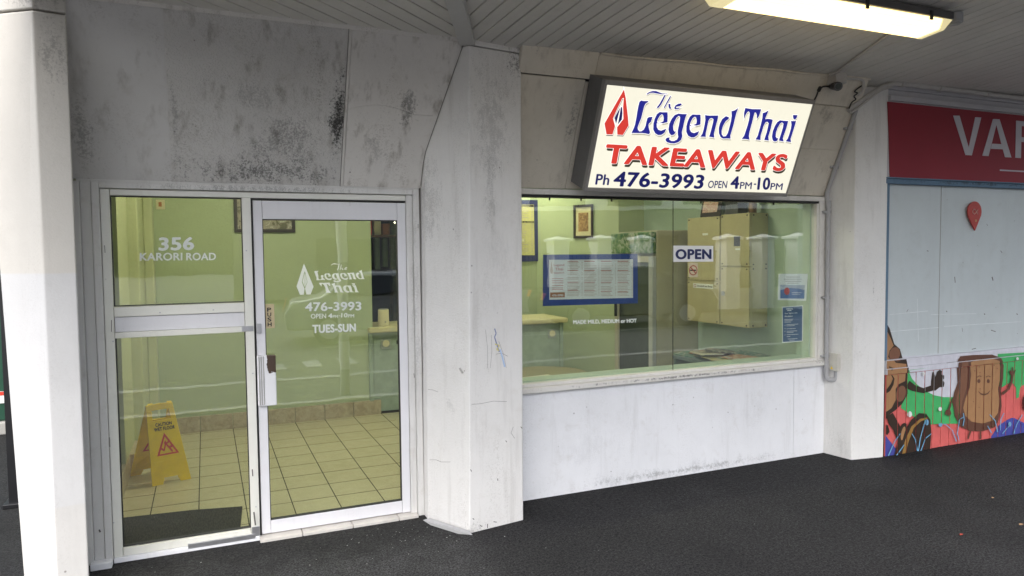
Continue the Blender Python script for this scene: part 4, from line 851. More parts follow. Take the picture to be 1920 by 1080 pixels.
# things standing on the cabinets
t = thing('photo_frame', 'black photo frame with a pink portrait leaning on the far cabinet top', 'photo frame', (4.54, 5.6, 1.98)); M['pic4'] = picmat('pink portrait', [(.25, .2, .18), (.6, .35, .3), (.7, .55, .45)], 14)
MB().ext([(4.50, 5.76, 1.978), (4.50, 5.47, 1.978), (4.55, 5.47, 2.26), (4.55, 5.76, 2.26)], (.015, 0, 0)).build('frame', M['frame'], t, .003); MB().quad((4.503, 5.73, 2.02), (4.503, 5.51, 2.02), (4.545, 5.51, 2.24), (4.545, 5.73, 2.24)).build('portrait', M['pic4'], t)
t = thing('ornament_box', 'small dark box on the nearer electrical cabinet top', 'box', (4.57, 5.3, 1.99)); box('body', M['darkmetal'], t, 4.50, 4.62, 5.22, 5.39, 1.987, 2.13, .004); box('lid', M['dark'], t, 4.495, 4.625, 5.215, 5.395, 2.131, 2.15, .003)
t = thing('bottle', 'dark brown bottle at the near end of the cabinet top', 'bottle', (4.57, 5.08, 1.988)); MB().cyl((4.57, 5.1, 1.987), (4.57, 5.1, 2.10), .035, 20).build('body', M['wood'], t, 0, 2, True); MB().cyl((4.57, 5.1, 2.10), (4.57, 5.1, 2.2), .034, 20, .013).build('neck', M['wood'], t, 0, 2, True)

# magazine table and magazines
mt = thing('magazine_table', 'blue grey low table strewn with magazines under the electrical cabinets', 'table', (4.3, 5.2, FZ)); M['bluegrey'] = plain('blue grey laminate', (.13, .17, .18), .5)
TZ = .675
cA = [atZ(1343, 661, TZ), atZ(1412, 651, TZ), atZ(1530, 668, TZ), atZ(1440, 690, TZ)]
MB().box(4.02, 4.66, 4.62, 5.55, TZ - .03, TZ).build('table_top', M['bluegrey'], mt, .003); box('shelf', M['bluegrey'], mt, 4.06, 4.62, 4.65, 5.5, .3, .32)
for a, b in ((4.03, 4.64), (5.51, 4.64)): pass
for yy in (4.63, 5.52): box('side_panel', M['bluegrey'], mt, 4.03, 4.65, yy, yy + .02, FZ, TZ - .032)
mg = [(.1, .2, .17), (.4, .2, .12), (.12, .2, .26), (.6, .55, .45), (.1, .1, .1), (.35, .1, .08), (.5, .45, .2), (.2, .3, .2)]
labs = ['magazine with a green cover at the far left of the table pile', 'red magazine in the middle of the table pile', 'blue magazine showing at the front of the table pile', 'pale open magazine fanned over the others', 'black covered magazine across the pile', 'dark red magazine near the window reveal', 'mustard magazine at the right of the table', 'olive magazine lying against the teal reveal', 'grey magazine on top of the left stack', 'tan magazine under the fan of others']
for i in range(10):
    cx, cy = 4.17 + (i % 3) * .14 + random.uniform(-.02, .02), 5.40 - (i // 3) * .2 + random.uniform(-.03, .03); an = random.uniform(-.6, .6); zz = TZ + .004 + (i % 5) * .014
    M['mag%d' % i] = picmat('magazine cover %d' % i, [tuple(v * .4 for v in mg[i % 8]), mg[i % 8], (.4, .38, .33)], 12)
    o = MB().box(-.105, .105, -.145, .145, 0, .008).build('magazine', M['mag%d' % i], None, .001); o.location = (cx, cy, zz); o.rotation_euler = (random.uniform(-.07, .07), random.uniform(-.07, .07), an); tag(o, labs[i], 'magazine', 'magazines on the table')
# round table with a leaflet
rt = thing('round_table', 'round dark topped table by the window below the counter', 'table', (2.75, 5.55, FZ)); M['tabletop'] = plain('olive brown table top', (.16, .13, .05), .35)
MB().cyl((2.62, 5.42, .60), (2.62, 5.42, .63), .37, 48).build('table_top', M['tabletop'], rt, .006, 2, True); MB().cyl((2.62, 5.42, .08), (2.62, 5.42, .6), .035, 16).build('leg', M['darkmetal'], rt, 0, 2, True); MB().cyl((2.62, 5.42, FZ), (2.62, 5.42, .08), .22, 32, .2).build('foot', M['darkmetal'], rt, 0, 2, True)
o = MB().box(-.13, .13, -.09, .09, 0, .003).build('leaflet', M['pic4'], None); o.location = (2.49, 5.22, .632); o.rotation_euler = (0, 0, .15); tag(o, 'printed leaflet lying on the round table behind the window', 'leaflet'); o.data.materials.clear(); o.data.materials.append(picmat('leaflet print', [(.2, .15, .1), (.6, .58, .45), (.68, .65, .5)], 20))

# door mat
MB_ = MB().ext([(-.50, 4.432, FZ), (.150, 4.432, FZ), (.178, 4.80, FZ), (-.12, 4.865, FZ), (-.50, 4.90, FZ)], (0, 0, .009)); m = NM('ribbed black mat'); f = m.noise(150, 3, stretch=(1, .15, 1)); m.set(col=m.mix(m.ramp(f, .4, .6), (.010, .009, .007), (.035, .03, .022)), rough=.9); m.bump(f, .8, .004)
tag(MB_.build('door_mat', m.m, None, .003), 'black ribbed mat on the tiles behind the lower sidelight', 'mat')

# wet floor sign
wf = thing('wet_floor_sign', 'yellow folding wet floor sign standing behind the lower sidelight', 'sign', (-.3, 5.65, FZ))
def wpanel(bl, br, tl, tr, front):
    """one leaf of the A-frame from its four corners, with handle slot and cut-out foot"""
    bl, br, tl, tr = map(Vector, (bl, br, tl, tr)); f = lambda u, v: (bl * (1 - u) + br * u) * (1 - v) + (tl * (1 - u) + tr * u) * v
    n = (br - bl).cross(tl - bl).normalized(); th = n * .012
    mb = MB()
    def cell(a): mb.ext([f(*p) for p in a], th)
    # feet and lower band
    cell([(0, 0), (.27, 0), (.32, .055), (.32, .08), (0, .08)]); cell([(.73, 0), (1, 0), (1, .08), (.68, .08), (.68, .055)])
    cell([(0, .08), (1, .08), (1, .80), (0, .80)]); cell([(0, .80), (.2, .80), (.2, .93), (0, .93)]); cell([(.8, .80), (1, .80), (1, .93), (.8, .93)]); cell([(0, .93), (1, .93), (1, 1), (.5, 1.012), (0, 1)])
    o = mb.build('leaf', M['yellow'], wf, .003)
    s = 1 if front else -1
    off = (th if n.y < 0 else -n * 0) if front else Vector((0, 0, 0)); nn = n if n.y < 0 else -n
    g_ = lambda u, v, l=.0015: f(u, v) + (nn * (.012 + l) if n.y < 0 else nn * l)
    for k_ in range(7):   # chevron ribs
        vv = .1 + k_ * .022
        for sgn in (-1, 1):
            if k_ > 5: continue
            a, b = g_(.5 + sgn * .04, vv + .09 - .0 * k_, 0), g_(.5 + sgn * .40, max(.10, vv - .03), 0); d = Vector((0, 0, .004)); mb2 = MB().quad(a - d, b - d, b + d, a + d)
            mb2 = MB().ext([a - d, b - d, b + d, a + d], nn * .002); mb2.build('rib', M['yellow'], o)
    for e in ((.04, .96, .285),):
        a, b = g_(e[0], e[2], 0), g_(e[1], e[2], 0); d = Vector((0, 0, .003)); MB().ext([a - d, b - d, b + d, a + d], nn * .002).build('ridge', M['yellow'], o)
    T3 = [(.2, .36), (.84, .36), (.5, .64)]; c3 = Vector((.513, .44)); mb3 = MB()
    for i in range(3):
        a, b = Vector(T3[i]), Vector(T3[(i + 1) % 3]); ai, bi = c3 + (a - c3) * .74, c3 + (b - c3) * .74; mb3.quad(g_(*a), g_(*b), g_(*bi), g_(*ai))
    def seg(p, q, wv):
        p, q = Vector(p), Vector(q); d = (q - p).normalized(); s_ = Vector((-d.y, d.x)) * wv; mb3.quad(g_(*(p - s_)), g_(*(q - s_)), g_(*(q + s_)), g_(*(p + s_)))
    seg((.47, .53), (.5, .49), .03); seg((.5, .5), (.66, .39), .018); seg((.48, .49), (.42, .42), .018); seg((.42, .42), (.34, .45), .014); seg((.5, .5), (.6, .52), .012); seg((.56, .45), (.68, .46), .014)
    mb3.build('warning_symbol', M['red'] if front else M['red'], o)
    if front:
        for s_, v0, v1, u0, u1 in (('CAUTION', .725, .77, .26, .80), ('WET FLOOR', .67, .715, .2, .87)):
            write(s_, 'lettering', M['black'], o, g_(u0, v0), g_(u1, v0), g_(u0, v1), .055)
    return o
c1, c2 = atZ(285, 912, FZ), atZ(358, 897, FZ)
top1, top2 = atZ(272, 761, .62), atZ(322.5, 753.5, .62)
wpanel(c1, c2, top1, top2, True)
r1 = atZ(243, 893, FZ); r2 = r1 + (c2 - c1)
wpanel(r1, r2, top1 + Vector((0, .018, -.004)), top2 + Vector((0, .018, -.004)), False)
for u in (.15, .85): MB().cyl(top1 * (1 - u) + top2 * u + Vector((-.01, .004, .0)), top1 * (1 - u) + top2 * u + Vector((.02, .01, .0)), .01, 12).build('hinge', M['yellow'], wf)

# ================================================================== VAPE SHOP AND MURAL WALL
M['whiteghost'] = plain('pale tape ghost', (.66, .7, .71), .5)
vw = thing('neighbour_shopfront', 'boarded pale neighbouring shopfront with a blue frame right of the end pillar', 'shopfront', (6, 4.0, 0))
YV = 4.0
M['whitewash'] = plaster('whitewashed glass', (.55, .6, .61), .2, .1, .12, 60, rough=.35, speck=.5)
MB().box(4.905, 9.5, 4.03, 4.06, .77, 2.18).build('whitewashed_pane', M['whitewash'], vw)
M['bluepaint'] = plaster('weathered blue paint', (.12, .2, .29), .5, .3, .4, 80, zones=[(6, 4, 2.19, 1.5, .2, .03, .8, 50)])
box('frame_stile', M['bluepaint'], vw, 4.918, 4.942, 3.992, 4.03, .77, 2.16, .003); box('frame_head', M['bluepaint'], vw, 4.9, 9.5, 3.988, 4.03, 2.162, 2.20, .004)
box('frame_ledge', M['bluepaint'], vw, 4.9, 9.5, 3.975, 4.03, 2.201, 2.212, .003)
MB().box(4.94, 9.5, 4.06, 4.4, -.02, 3.0).build('backing_wall', M['render'], vw)
for a, b, c_ in ((5.58, 5.584, 2.16),): box('pane_joint', M['kerb'], vw, a, b, 4.027, 4.031, .78, c_, 0)
# upper board and trims
for q_, w_ in (([(1790, 519), (1791, 530)], .004), ([(1774, 583), (1776, 585)], .004), ([(1860, 519), (1862, 526)], .006), ([(1858, 619), (1867, 622)], .003), ([(1845, 588), (1847, 590)], .004), ([(1804, 615), (1805, 622)], .002), ([(1876, 470), (1879, 474)], .003), ([(1738, 470), (1741, 471)], .003), ([(1700, 585), (1703, 580)], .002), ([(1822, 655), (1830, 653)], .003), ([(1906, 588), (1908, 590)], .004), ([(1850, 420), (1852, 423)], .002)): stroke(q_, w_, 'scuff', M['gouge'], vw, lambda x, y: atY(x, y, 4.028))
for q_ in ([(1665, 622), (1760, 614)], [(1770, 612), (1915, 603)], [(1668, 590), (1740, 583)], [(1720, 560), (1722, 640)], [(1745, 590), (1830, 588)]): stroke(q_, .003, 'tape_ghost', M['whiteghost'], vw, lambda x, y: atY(x, y, 4.0285))
M['lilac'] = plaster('lilac grey trim paint', (.5, .49, .51), .15, .15, .1, 100)
box('sign_backboard', M['lilac'], vw, 4.905, 9.5, 3.99, 4.03, 2.213, 2.885, .003); box('crown_trim', M['lilac'], vw, 4.90, 9.5, 3.965, 3.989, 2.80, 2.84, .003); box('crown_trim', M['lilac'], vw, 4.90, 9.5, 3.975, 4.03, 2.886, 2.93, .003)
vs_ = thing('shop_sign', 'dark red banner sign with grey capitals VAP on the neighbouring shop', 'sign', (5.6, 3.98, 2.2))
M['vred'] = plaster('matt red sign vinyl', (.25, .014, .028), .1, .0, .04, 60, rough=.6, speck=.1); M['vgrey'] = plain('grey sign letters', (.5, .48, .52), .6, var=.03)
MB().ext([atY(1664.5, 190.5, 3.982), atY(1664.5 + .1, 190.5, 3.982) + Vector((4.4, 0, 0)), atY(1669, 333.5, 3.982) + Vector((4.4, 0, 0)), atY(1669, 333.5, 3.982), atY(1667, 250, 3.982)], (0, .006, 0)).build('banner', M['vred'], vs_)
va = lambda x, y: atY(x, y, 3.9795)
def vpoly(q, name='letter'): MB().ext([va(*p) for p in q], (0, .0015, 0)).build(name, M['vgrey'], vs_)
zz = lambda P: [(1520 + x / 3, 120 + y / 3) for x, y in P]
vpoly(zz([(802, 290), (838, 291), (889, 468), (926, 299), (960, 301), (907, 514), (871, 512)]))
# letter A as pieces
vpoly(zz([(1026, 309), (1063, 311), (1045, 342), (1001, 518), (966, 516)])); vpoly(zz([(1063, 311), (1130, 526), (1093, 524), (1045, 342)])); vpoly(zz([(1021, 448), (1077, 451), (1085, 480), (1013, 477)]))
# letter P from stem and bowl
P0 = va(*zz([(1151, 527)])[0]); P1 = va(*zz([(1151, 318)])[0]); hP = P1.z - P0.z
stemw = (va(*zz([(1183, 527)])[0]) - P0).x
MB().box(P0.x, P0.x + stemw, 3.9795, 3.981, P0.z, P1.z).build('letter', M['vgrey'], vs_)
bowl = [(P0.x + stemw, P1.z), (P0.x + stemw * 2.2, P1.z)] + [(P0.x + stemw * 2.2 + math.sin(t_) * hP * .28, P1.z - hP * .28 + math.cos(t_) * hP * .28) for t_ in [math.pi * k_ / 10 for k_ in range(1, 10)]] + [(P0.x + stemw * 2.2, P1.z - hP * .56), (P0.x + stemw, P1.z - hP * .56), (P0.x + stemw, P1.z - hP * .43), (P0.x + stemw * 2.2, P1.z - hP * .43)] + [(P0.x + stemw * 2.2 + math.sin(t_) * hP * .15, P1.z - hP * .28 - math.cos(t_) * hP * .15) for t_ in [math.pi * k_ / 8 for k_ in range(1, 8)]] + [(P0.x + stemw * 2.2, P1.z - hP * .13), (P0.x + stemw, P1.z - hP * .13)]
MB().ext([(x, 3.9795, z) for x, z in bowl], (0, .0015, 0)).build('letter', M['vgrey'], vs_)
u0 = va(1875, 319); MB().box(u0.x, u0.x + 1.2, 3.9795, 3.981, u0.z - .006, u0.z + .006).build('underline', M['vgrey'], vs_)
# pin marker
pm = thing('pin_marker', 'red teardrop pin marker mounted on the pale board under the red banner', 'marker', tuple(atY(1827, 432, 4.0))); M['pinred'] = plain('pin red', (.42, .05, .04), .5)
cc = atY(1827, 397, 4.005); tp = atY(1827.5, 432.5, 4.005); rr = (atY(1840, 397, 4.005) - atY(1814.5, 397, 4.005)).length / 2
dd = (cc.z - tp.z); al = math.acos(rr / dd); pts = [(tp.x, 4.0, tp.z)] + [(cc.x + rr * math.sin(t_), 4.0, cc.z - rr * math.cos(t_)) for t_ in [al + (2 * math.pi - 2 * al) * k_ / 26 for k_ in range(27)]]
MB().ext(pts, (0, .012, 0)).build('body', M['pinred'], pm, .002); MB().cyl((cc.x, 4.012, cc.z), (cc.x, 4.03, cc.z), .01, 12).build('stud', M['steel'], pm)
M['pinpale'] = plain('pin emblem', (.65, .4, .35), .5)
MB().tube([(cc.x + .055 * a, 3.997, cc.z + .055 * b) for a, b in ((.6, .3), (.2, -.1), (-.2, -.4), (-.55, -.2), (-.6, .1), (-.3, .4), (.1, .2), (.4, -.2), (.6, -.4))], .003, 6).build('emblem', M['pinpale'], pm)
ring_ = [(cc.x + .01 + .008 * math.cos(t_), 3.997, cc.z - .075 + .008 * math.sin(t_)) for t_ in [2 * math.pi * k_ / 10 for k_ in range(11)]]; MB().tube(ring_, .0015, 5).build('emblem', M['ymenu'], pm)

# mural planks
M['blk_'] = plain('dark plank groove', (.012, .01, .01), .9)
mw = thing('mural_wall', 'low plank wall painted with cartoon bread slices under the pale board', 'mural wall', (6, 4.0, 0))
mz = lambda P: [(1620 + x / 3.373, 560 + y / 3.373) for x, y in P]
def mp(P): return [Vector((atY(x, y, YV).x, atY(x, y, YV).z)) for x, y in mz(P)]
def mcol(name, c_): 
    m = NM(name); f = m.noise(12, 5, .6); f2 = m.noise(40, 4, .6, stretch=(1, 1, .1)); c3 = m.mix(m.math('MULTIPLY', m.ramp(f2, .5, .75), .35), c_, tuple(v * .6 for v in c_)); m.set(col=m.mix(m.ramp(f, .35, .7), tuple(v * .88 for v in c_), c3), rough=.6); m.bump(f2, .2); return m.m
MC = {k_: mcol('mural ' + k_, v) for k_, v in dict(green=(.06, .42, .13), pink=(.66, .13, .12), white=(.62, .62, .68), brown=(.035, .02, .012), crust=(.12, .05, .03), tan=(.38, .2, .09), blue=(.06, .07, .33), cyan=(.16, .36, .55), ochre=(.3, .16, .04), eye=(.7, .7, .68), mid=(.2, .09, .05)).items()}
PW, PX0 = .1042, 4.967
planks = []; x = PX0 - .03
edges = [4.937] + [5.071 + (i) * .1042 - .0 for i in range(43)]
rail = mp([(130, 420), (1012, 378)]);  ZT = .655; ZR = .70; ZL = .768
for a, b in zip(edges, edges[1:]):
    o = box('plank', MC['pink'], mw, a + .004, b - .004, YV - .002 + random.uniform(0, .002), 4.05, -.015, ZT - .002, .003); planks.append((a + .004, b - .004, o))
M['mrail'] = MC['white']
ro = box('rail', MC['white'], mw, 4.937, 9.4, YV - .012, 4.05, ZT, ZR, .003); ro2 = box('ledge', MC['white'], mw, 4.937, 9.4, YV - .004, 4.05, ZR + .001, ZL, .003)
box('base_board', MC['pink'], mw, 4.937, 9.4, YV - .008, YV - .004, -.015, .03, .001) if False else None
box('groove_backing', M['blk_'], mw, 4.94, 9.4, YV + .008, YV + .04, -.01, ZT - .005, 0)
lay_i = [0]
def paint(P, col, raw=False):
    """paint one mural shape, cut to the planks, rail and ledge it crosses"""
    pts = mp(P) if not raw else [Vector(p) for p in P]; lay_i[0] += 1; lf = .0022 + lay_i[0] * .0003
    xs = [p.x for p in pts]; mb = MB()
    bands = [(a, b, -.012, ZT - .004, YV - .002) for a, b, _ in planks] + [(4.94, 9.4, ZT + .002, ZR - .002, YV - .012), (4.94, 9.4, ZR + .003, ZL - .002, YV - .004), (4.93, 9.4, ZL + .001, 2.1, 4.03)]
    for a, b, z0, z1, yy in bands:
        if b < min(xs) or a > max(xs): continue
        q = clip(clip(clip(clip(pts, Vector((1, 0)), b), Vector((-1, 0)), -a), Vector((0, 1)), z1), Vector((0, -1)), -z0)
        if len(q) < 3: continue
        ok = [q[0]]
        for p in q[1:]:
            if (p - ok[-1]).length > 1e-5: ok.append(p)
        if len(ok) < 3: continue
        me = poly_mesh([[(p.x, p.y) for p in ok]]); mb.add([(v_.co.x, yy - lf, v_.co.y) for v_ in me.vertices], [tuple(p.vertices) for p in me.polygons])
    if mb.v:
        o = mb.build('mural_paint', MC[col], mw); return o
def blob(cx, cy, rx, ry, col, n=18, rot=0):
    paint([(cx + rx * math.cos(t_) * math.cos(rot) - ry * math.sin(t_) * math.sin(rot), cy + rx * math.cos(t_) * math.sin(rot) + ry * math.sin(t_) * math.cos(rot)) for t_ in [2 * math.pi * k_ / n for k_ in range(n)]], col)
def brush(pts, wd, col):
    pts = [Vector(p) for p in pts]; L, R_ = [], []
    for i, p in enumerate(pts):
        d = (pts[min(i + 1, len(pts) - 1)] - pts[max(0, i - 1)]).normalized(); s = Vector((-d.y, d.x)) * (wd[i] if isinstance(wd, (list, tuple)) else wd); L.append(tuple(p + s)); R_.append(tuple(p - s))
    paint(L + R_[::-1], col)
# background fields
paint([(820, 350), (1700, 300), (1700, 520), (1400, 500), (1200, 560), (1012, 540), (985, 560), (975, 625), (960, 630), (958, 560), (930, 525), (870, 560), (820, 540)], 'green')
paint([(262, 440), (620, 400), (620, 790), (480, 790), (420, 795), (330, 760), (230, 690), (255, 560)], 'green')
paint([(276, 452), (620, 405), (600, 605), (560, 622), (500, 622), (440, 610), (380, 580), (330, 540), (300, 505)], 'white')
paint([(125, 380), (840, 330), (840, 398), (600, 412), (125, 466)], 'white')
paint([(130, 860), (160, 900), (200, 950), (210, 1010), (125, 1015)], 'blue')
paint([(800, 870), (850, 800), (900, 765), (940, 750), (1000, 780), (1060, 840), (1060, 870), (800, 890)], 'blue')
paint([(1300, 820), (1350, 740), (1420, 720), (1500, 790), (1520, 820)], 'blue')
# tall figure on the left: a plain brown bread loaf with arm, hip and foot
paint([(122, 100), (150, 140), (180, 190), (210, 290), (245, 320), (262, 380), (272, 430), (268, 520), (272, 600), (240, 660), (200, 700), (160, 730), (135, 760), (122, 760)], 'brown')
paint([(122, 140), (145, 155), (160, 200), (185, 250), (205, 300), (180, 330), (170, 370), (195, 405), (262, 412), (262, 440), (255, 520), (215, 540), (195, 570), (195, 640), (170, 690), (135, 715), (122, 718)], 'tan')
blob(212, 352, 34, 44, 'mid', rot=.3); blob(228, 600, 30, 52, 'mid', rot=.25)
paint([(122, 225), (148, 225), (152, 300), (155, 372), (122, 375)], 'brown'); paint([(122, 250), (142, 252), (146, 310), (142, 362), (122, 360)], 'eye'); blob(126, 306, 9, 22, 'brown'); blob(124, 298, 4, 7, 'eye')
brush([(122, 600), (150, 575), (172, 540), (182, 505), (168, 480)], [5, 12, 9, 5, 3], 'brown'); brush([(150, 430), (175, 440), (160, 450)], 4, 'brown')
brush([(268, 540), (310, 565), (370, 580), (420, 565)], [26, 20, 16, 18], 'brown')
paint([(415, 580), (418, 520), (425, 465), (438, 460), (444, 495), (455, 460), (472, 448), (486, 456), (484, 480), (500, 484), (500, 506), (490, 512), (502, 530), (498, 556), (470, 560), (445, 580)], 'brown')
paint([(135, 745), (175, 720), (215, 790), (240, 860), (235, 930), (215, 1005), (180, 1005), (205, 900), (180, 830), (150, 790)], 'brown')
paint([(125, 790), (145, 800), (155, 840), (140, 860), (125, 850)], 'brown')
blob(238, 840, 26, 58, 'brown', rot=.25); blob(240, 850, 13, 44, 'tan', rot=.2)
paint([(225, 1005), (225, 930), (250, 840), (290, 765), (340, 722), (385, 725), (412, 765), (418, 850), (412, 930), (400, 1000)], 'brown')
brush([(238, 1000), (262, 900), (300, 810), (350, 765), (392, 755)], [9, 12, 9, 8, 5], 'ochre')
# bread slice figure
paint([(585, 385), (600, 362), (680, 355), (800, 352), (850, 370), (875, 420), (872, 500), (858, 580), (862, 680), (850, 750), (820, 810), (740, 838), (660, 835), (600, 805), (565, 740), (553, 650), (562, 590), (585, 530), (580, 450)], 'crust')
paint([(604, 400), (640, 385), (650, 470), (640, 560), (612, 650), (605, 720), (590, 730), (573, 670), (578, 610), (600, 540), (603, 460)], 'mid')
paint([(660, 400), (700, 382), (800, 378), (840, 392), (856, 430), (852, 500), (838, 570), (848, 650), (838, 720), (805, 768), (740, 788), (670, 775), (632, 740), (618, 690), (632, 630), (660, 560), (668, 480)], 'tan')
blob(717, 520, 10, 13, 'crust'); blob(776, 520, 10, 13, 'crust'); brush([(703, 497), (717, 487), (733, 490)], 2.5, 'crust'); brush([(760, 495), (775, 487), (790, 493)], 2.5, 'crust')
brush([(714, 585), (728, 600), (750, 606), (772, 598), (787, 580)], [2, 4, 5, 4, 2], 'crust')
for a, b in ((645, 420), (690, 455), (720, 430), (812, 420), (722, 465), (680, 650), (615, 610), (716, 685), (830, 440), (722, 568)): blob(a, b, 4, 3, 'mid', 8)
brush([(862, 600), (900, 570), (922, 520), (928, 470)], [9, 8, 7, 8], 'crust'); paint([(914, 480), (906, 455), (912, 448), (920, 462), (922, 430), (928, 430), (931, 460), (942, 446), (948, 450), (938, 472), (930, 490)], 'crust')
brush([(556, 630), (540, 655), (525, 695), (520, 715)], [8, 7, 6, 7], 'crust'); paint([(508, 700), (530, 700), (540, 720), (530, 745), (523, 728), (518, 745), (512, 726), (500, 735), (500, 715)], 'crust')
brush([(660, 835), (645, 885)], 5, 'crust'); brush([(724, 838), (722, 885)], 5, 'crust')
# sprigs of grass paint, dots
for q in ([(330, 960), (345, 870), (370, 780)], [(325, 960), (312, 890), (290, 850)], [(345, 960), (375, 880), (412, 850)], [(140, 990), (180, 900), (215, 850)], [(190, 990), (240, 920)], [(590, 900), (575, 850), (590, 760), (615, 745)], [(570, 900), (545, 830), (500, 790), (455, 790)], [(830, 840), (815, 770), (780, 730)], [(845, 830), (850, 760), (870, 720)], [(860, 850), (885, 820), (915, 790)], [(610, 800), (618, 760), (612, 720)], [(790, 845), (765, 800)], [(930, 850), (950, 790), (985, 730)]): brush(q, [3.5] + [2.6] * (len(q) - 1), 'cyan')
blob(380, 778, 13, 19, 'cyan'); blob(467, 795, 12, 12, 'cyan'); blob(905, 790, 10, 15, 'cyan')
blob(272, 727, 15, 19, 'eye'); blob(464, 694, 11, 13, 'eye'); blob(945, 376, 8, 9, 'eye'); blob(360, 472, 8, 14, 'eye')
paint([(1012, 600), (990, 620), (985, 650), (988, 680), (1000, 700), (1040, 690), (1040, 610)], 'brown')
paint([(1150, 400), (1230, 380), (1310, 400), (1320, 560), (1290, 700), (1180, 710), (1130, 560)], 'tan')
# splintered gap in the ledge
gp = [atY(*p, YV - .007) for p in mz([(523, 398), (560, 390), (650, 385), (748, 376), (745, 400), (690, 400), (655, 408), (600, 412), (560, 418), (525, 420)])]
MB().ext(gp, (0, .002, 0)).build('splintered_gap', MC['brown'], mw)

# ================================================================== CANOPY LAMP
la = thing('canopy_light', 'lit long fluorescent fitting on the canopy ceiling above the sign', 'light', (3.2, 2.93, 2.98))
M['lampglow'] = None
m = NM('lit prismatic diffuser'); f = m.noise(20, 3, stretch=(.05, 9, 9)); X_, Y_, Z_ = m.xyz(); m.set(col=(.8, .75, .6), rough=.3, emit=m.mix(m.ramp(f, .35, .65), (1, .70, .26), (1, .80, .38)), es=.95); M['lampglow'] = m.m
m = NM('yellowed diffuser end'); m.set(col=(.55, .5, .3), rough=.35, emit=(1, .85, .45), es=.22); m.bump(m.noise(90, 2), .6); M['lampend'] = m.m
lx0, lx1, ly0, ly1 = 2.36, 4.0, 2.83, 3.03
zc = lambda y: zr(2.36, y)
mb = MB().ext([(lx0, ly0, zc(ly0) - .002), (lx0, ly1, zc(ly1) - .002), (lx0, ly1, zc(ly1) - .035), (lx0, ly0, zc(ly0) - .045)], (lx1 - lx0, 0, 0)); mb.build('housing', M['darkmetal'], la, .004)
prof = [(ly0 + .006, zc(ly0) - .047), (ly1 - .006, zc(ly1) - .037), (ly1 - .03, zc(ly1) - .095), (ly0 + .03, zc(ly0) - .105)]
MB().ext([(lx0 + .12, y, z) for y, z in prof], (lx1 - lx0 - .20, 0, 0)).build('diffuser', M['lampglow'], la, .008, 2)
MB().add([(lx0 + .119, y, z) for y, z in prof] + [(lx0 + .01 + (.03 if i > 1 else 0), y, z) for i, (y, z) in enumerate(prof)], [(0, 1, 2, 3), (7, 6, 5, 4), (0, 4, 5, 1), (1, 5, 6, 2), (2, 6, 7, 3), (3, 7, 4, 0)]).build('diffuser_end', M['lampend'], la)
MB().add([(lx1 - .079, y, z) for y, z in prof] + [(lx1 - .005 - (.04 if i > 1 else 0), y, z) for i, (y, z) in enumerate(prof)], [(3, 2, 1, 0), (4, 5, 6, 7), (1, 5, 4, 0), (2, 6, 5, 1), (3, 7, 6, 2), (0, 4, 7, 3)]).build('diffuser_end', M['lampend'], la)
for xx in (2.365, 2.8, 3.3, 3.8): box('clip', M['dark'], la, xx, xx + .02, ly0 - .006, ly0 + .004, zc(ly0) - .07, zc(ly0) - .02, .001)
for s in (0, 1): box('clip', M['dark'], la, lx0 - .03, lx0, ly0 + .03 + s * .1, ly0 + .05 + s * .1, zc(2.93) - .05, zc(2.93) - .02, .002)
jb = thing('junction_box', 'round grey junction box on the ceiling at the end of the canopy light', 'junction box', (4.1, 2.9, zc(2.9)))
jz = zr(4.09, 2.89); MB().cyl((4.09, 2.89, jz - .002), (4.09, 2.89, jz - .06), .045, 8).build('body', M['pipe'], jb, .004); MB().cyl((4.09, 2.89, jz - .061), (4.09, 2.89, jz - .068), .03, 20).build('lid', M['pipe'], jb, .002); MB().cyl((4.0, 2.91, jz - .03), (4.05, 2.90, jz - .03), .014, 12).build('gland', M['dark'], jb)

# ================================================================== CONDUITS, CAMERA, BOXES
def tubething(name, label, cat, pts, r, mat, clips=(), cw=.02, n=12):
    t = thing(name, label, cat, tuple(Vector(pts[0]))); MB().tube(rounded(pts, .12), r, n).build('pipe', mat, t, 0, 2, True)
    for c_, d_ in clips:
        c_ = Vector(c_); d_ = Vector(d_).normalized(); MB().cyl(c_ - d_ * cw / 2, c_ + d_ * cw / 2, r * 1.35, 14).build('clip', mat, t); 
    return t
hp = lambda s, off=.022, x=4.565: tuple(hopr(x, s, off))
A0 = (4.565, 4.24, .64)
def bendx(p, q): return q
t = thing('conduit', 'grey electrical conduit running down the joint beside the end pillar', 'conduit', (4.56, 4.24, .6))
pts = [(4.60, 4.20, .69), (4.60, 4.20, .625), (4.565, 4.235, .60), (4.56, 4.238, .66), (4.56, 4.238, 2.0), hp(.02), hp(.80)]
MB().tube(rounded([(4.612, 4.185, .70), (4.612, 4.185, .61), (4.562, 4.235, .61), (4.56, 4.238, .70)], .05), .019, 14).build('pipe_bend', M['pipe'], t, 0, 2, True)
MB().tube(rounded([(4.56, 4.238, .70), (4.56, 4.238, 2.0), hp(.03), hp(.70), hp(.78)], .10), .0165, 14).build('pipe', M['pipe'], t, 0, 2, True)
for c_, d_ in (((4.56, 4.238, .80), (0, 0, 1)), ((4.56, 4.238, 1.27), (0, 0, 1)), ((4.56, 4.238, 1.95), (0, 0, 1)), (hp(.28), (0, -.205, .877)), (hp(.62), (0, -.205, .877))):
    c_ = Vector(c_); d_ = Vector(d_).normalized(); MB().cyl(c_ - d_ * .011, c_ + d_ * .011, .0215, 14).build('clip', M['pipe'], t); MB().box(c_.x - .045, c_.x - .015, c_.y - .005, c_.y + .02, c_.z - .008, c_.z + .008).build('clip_tab', M['pipe'], t)
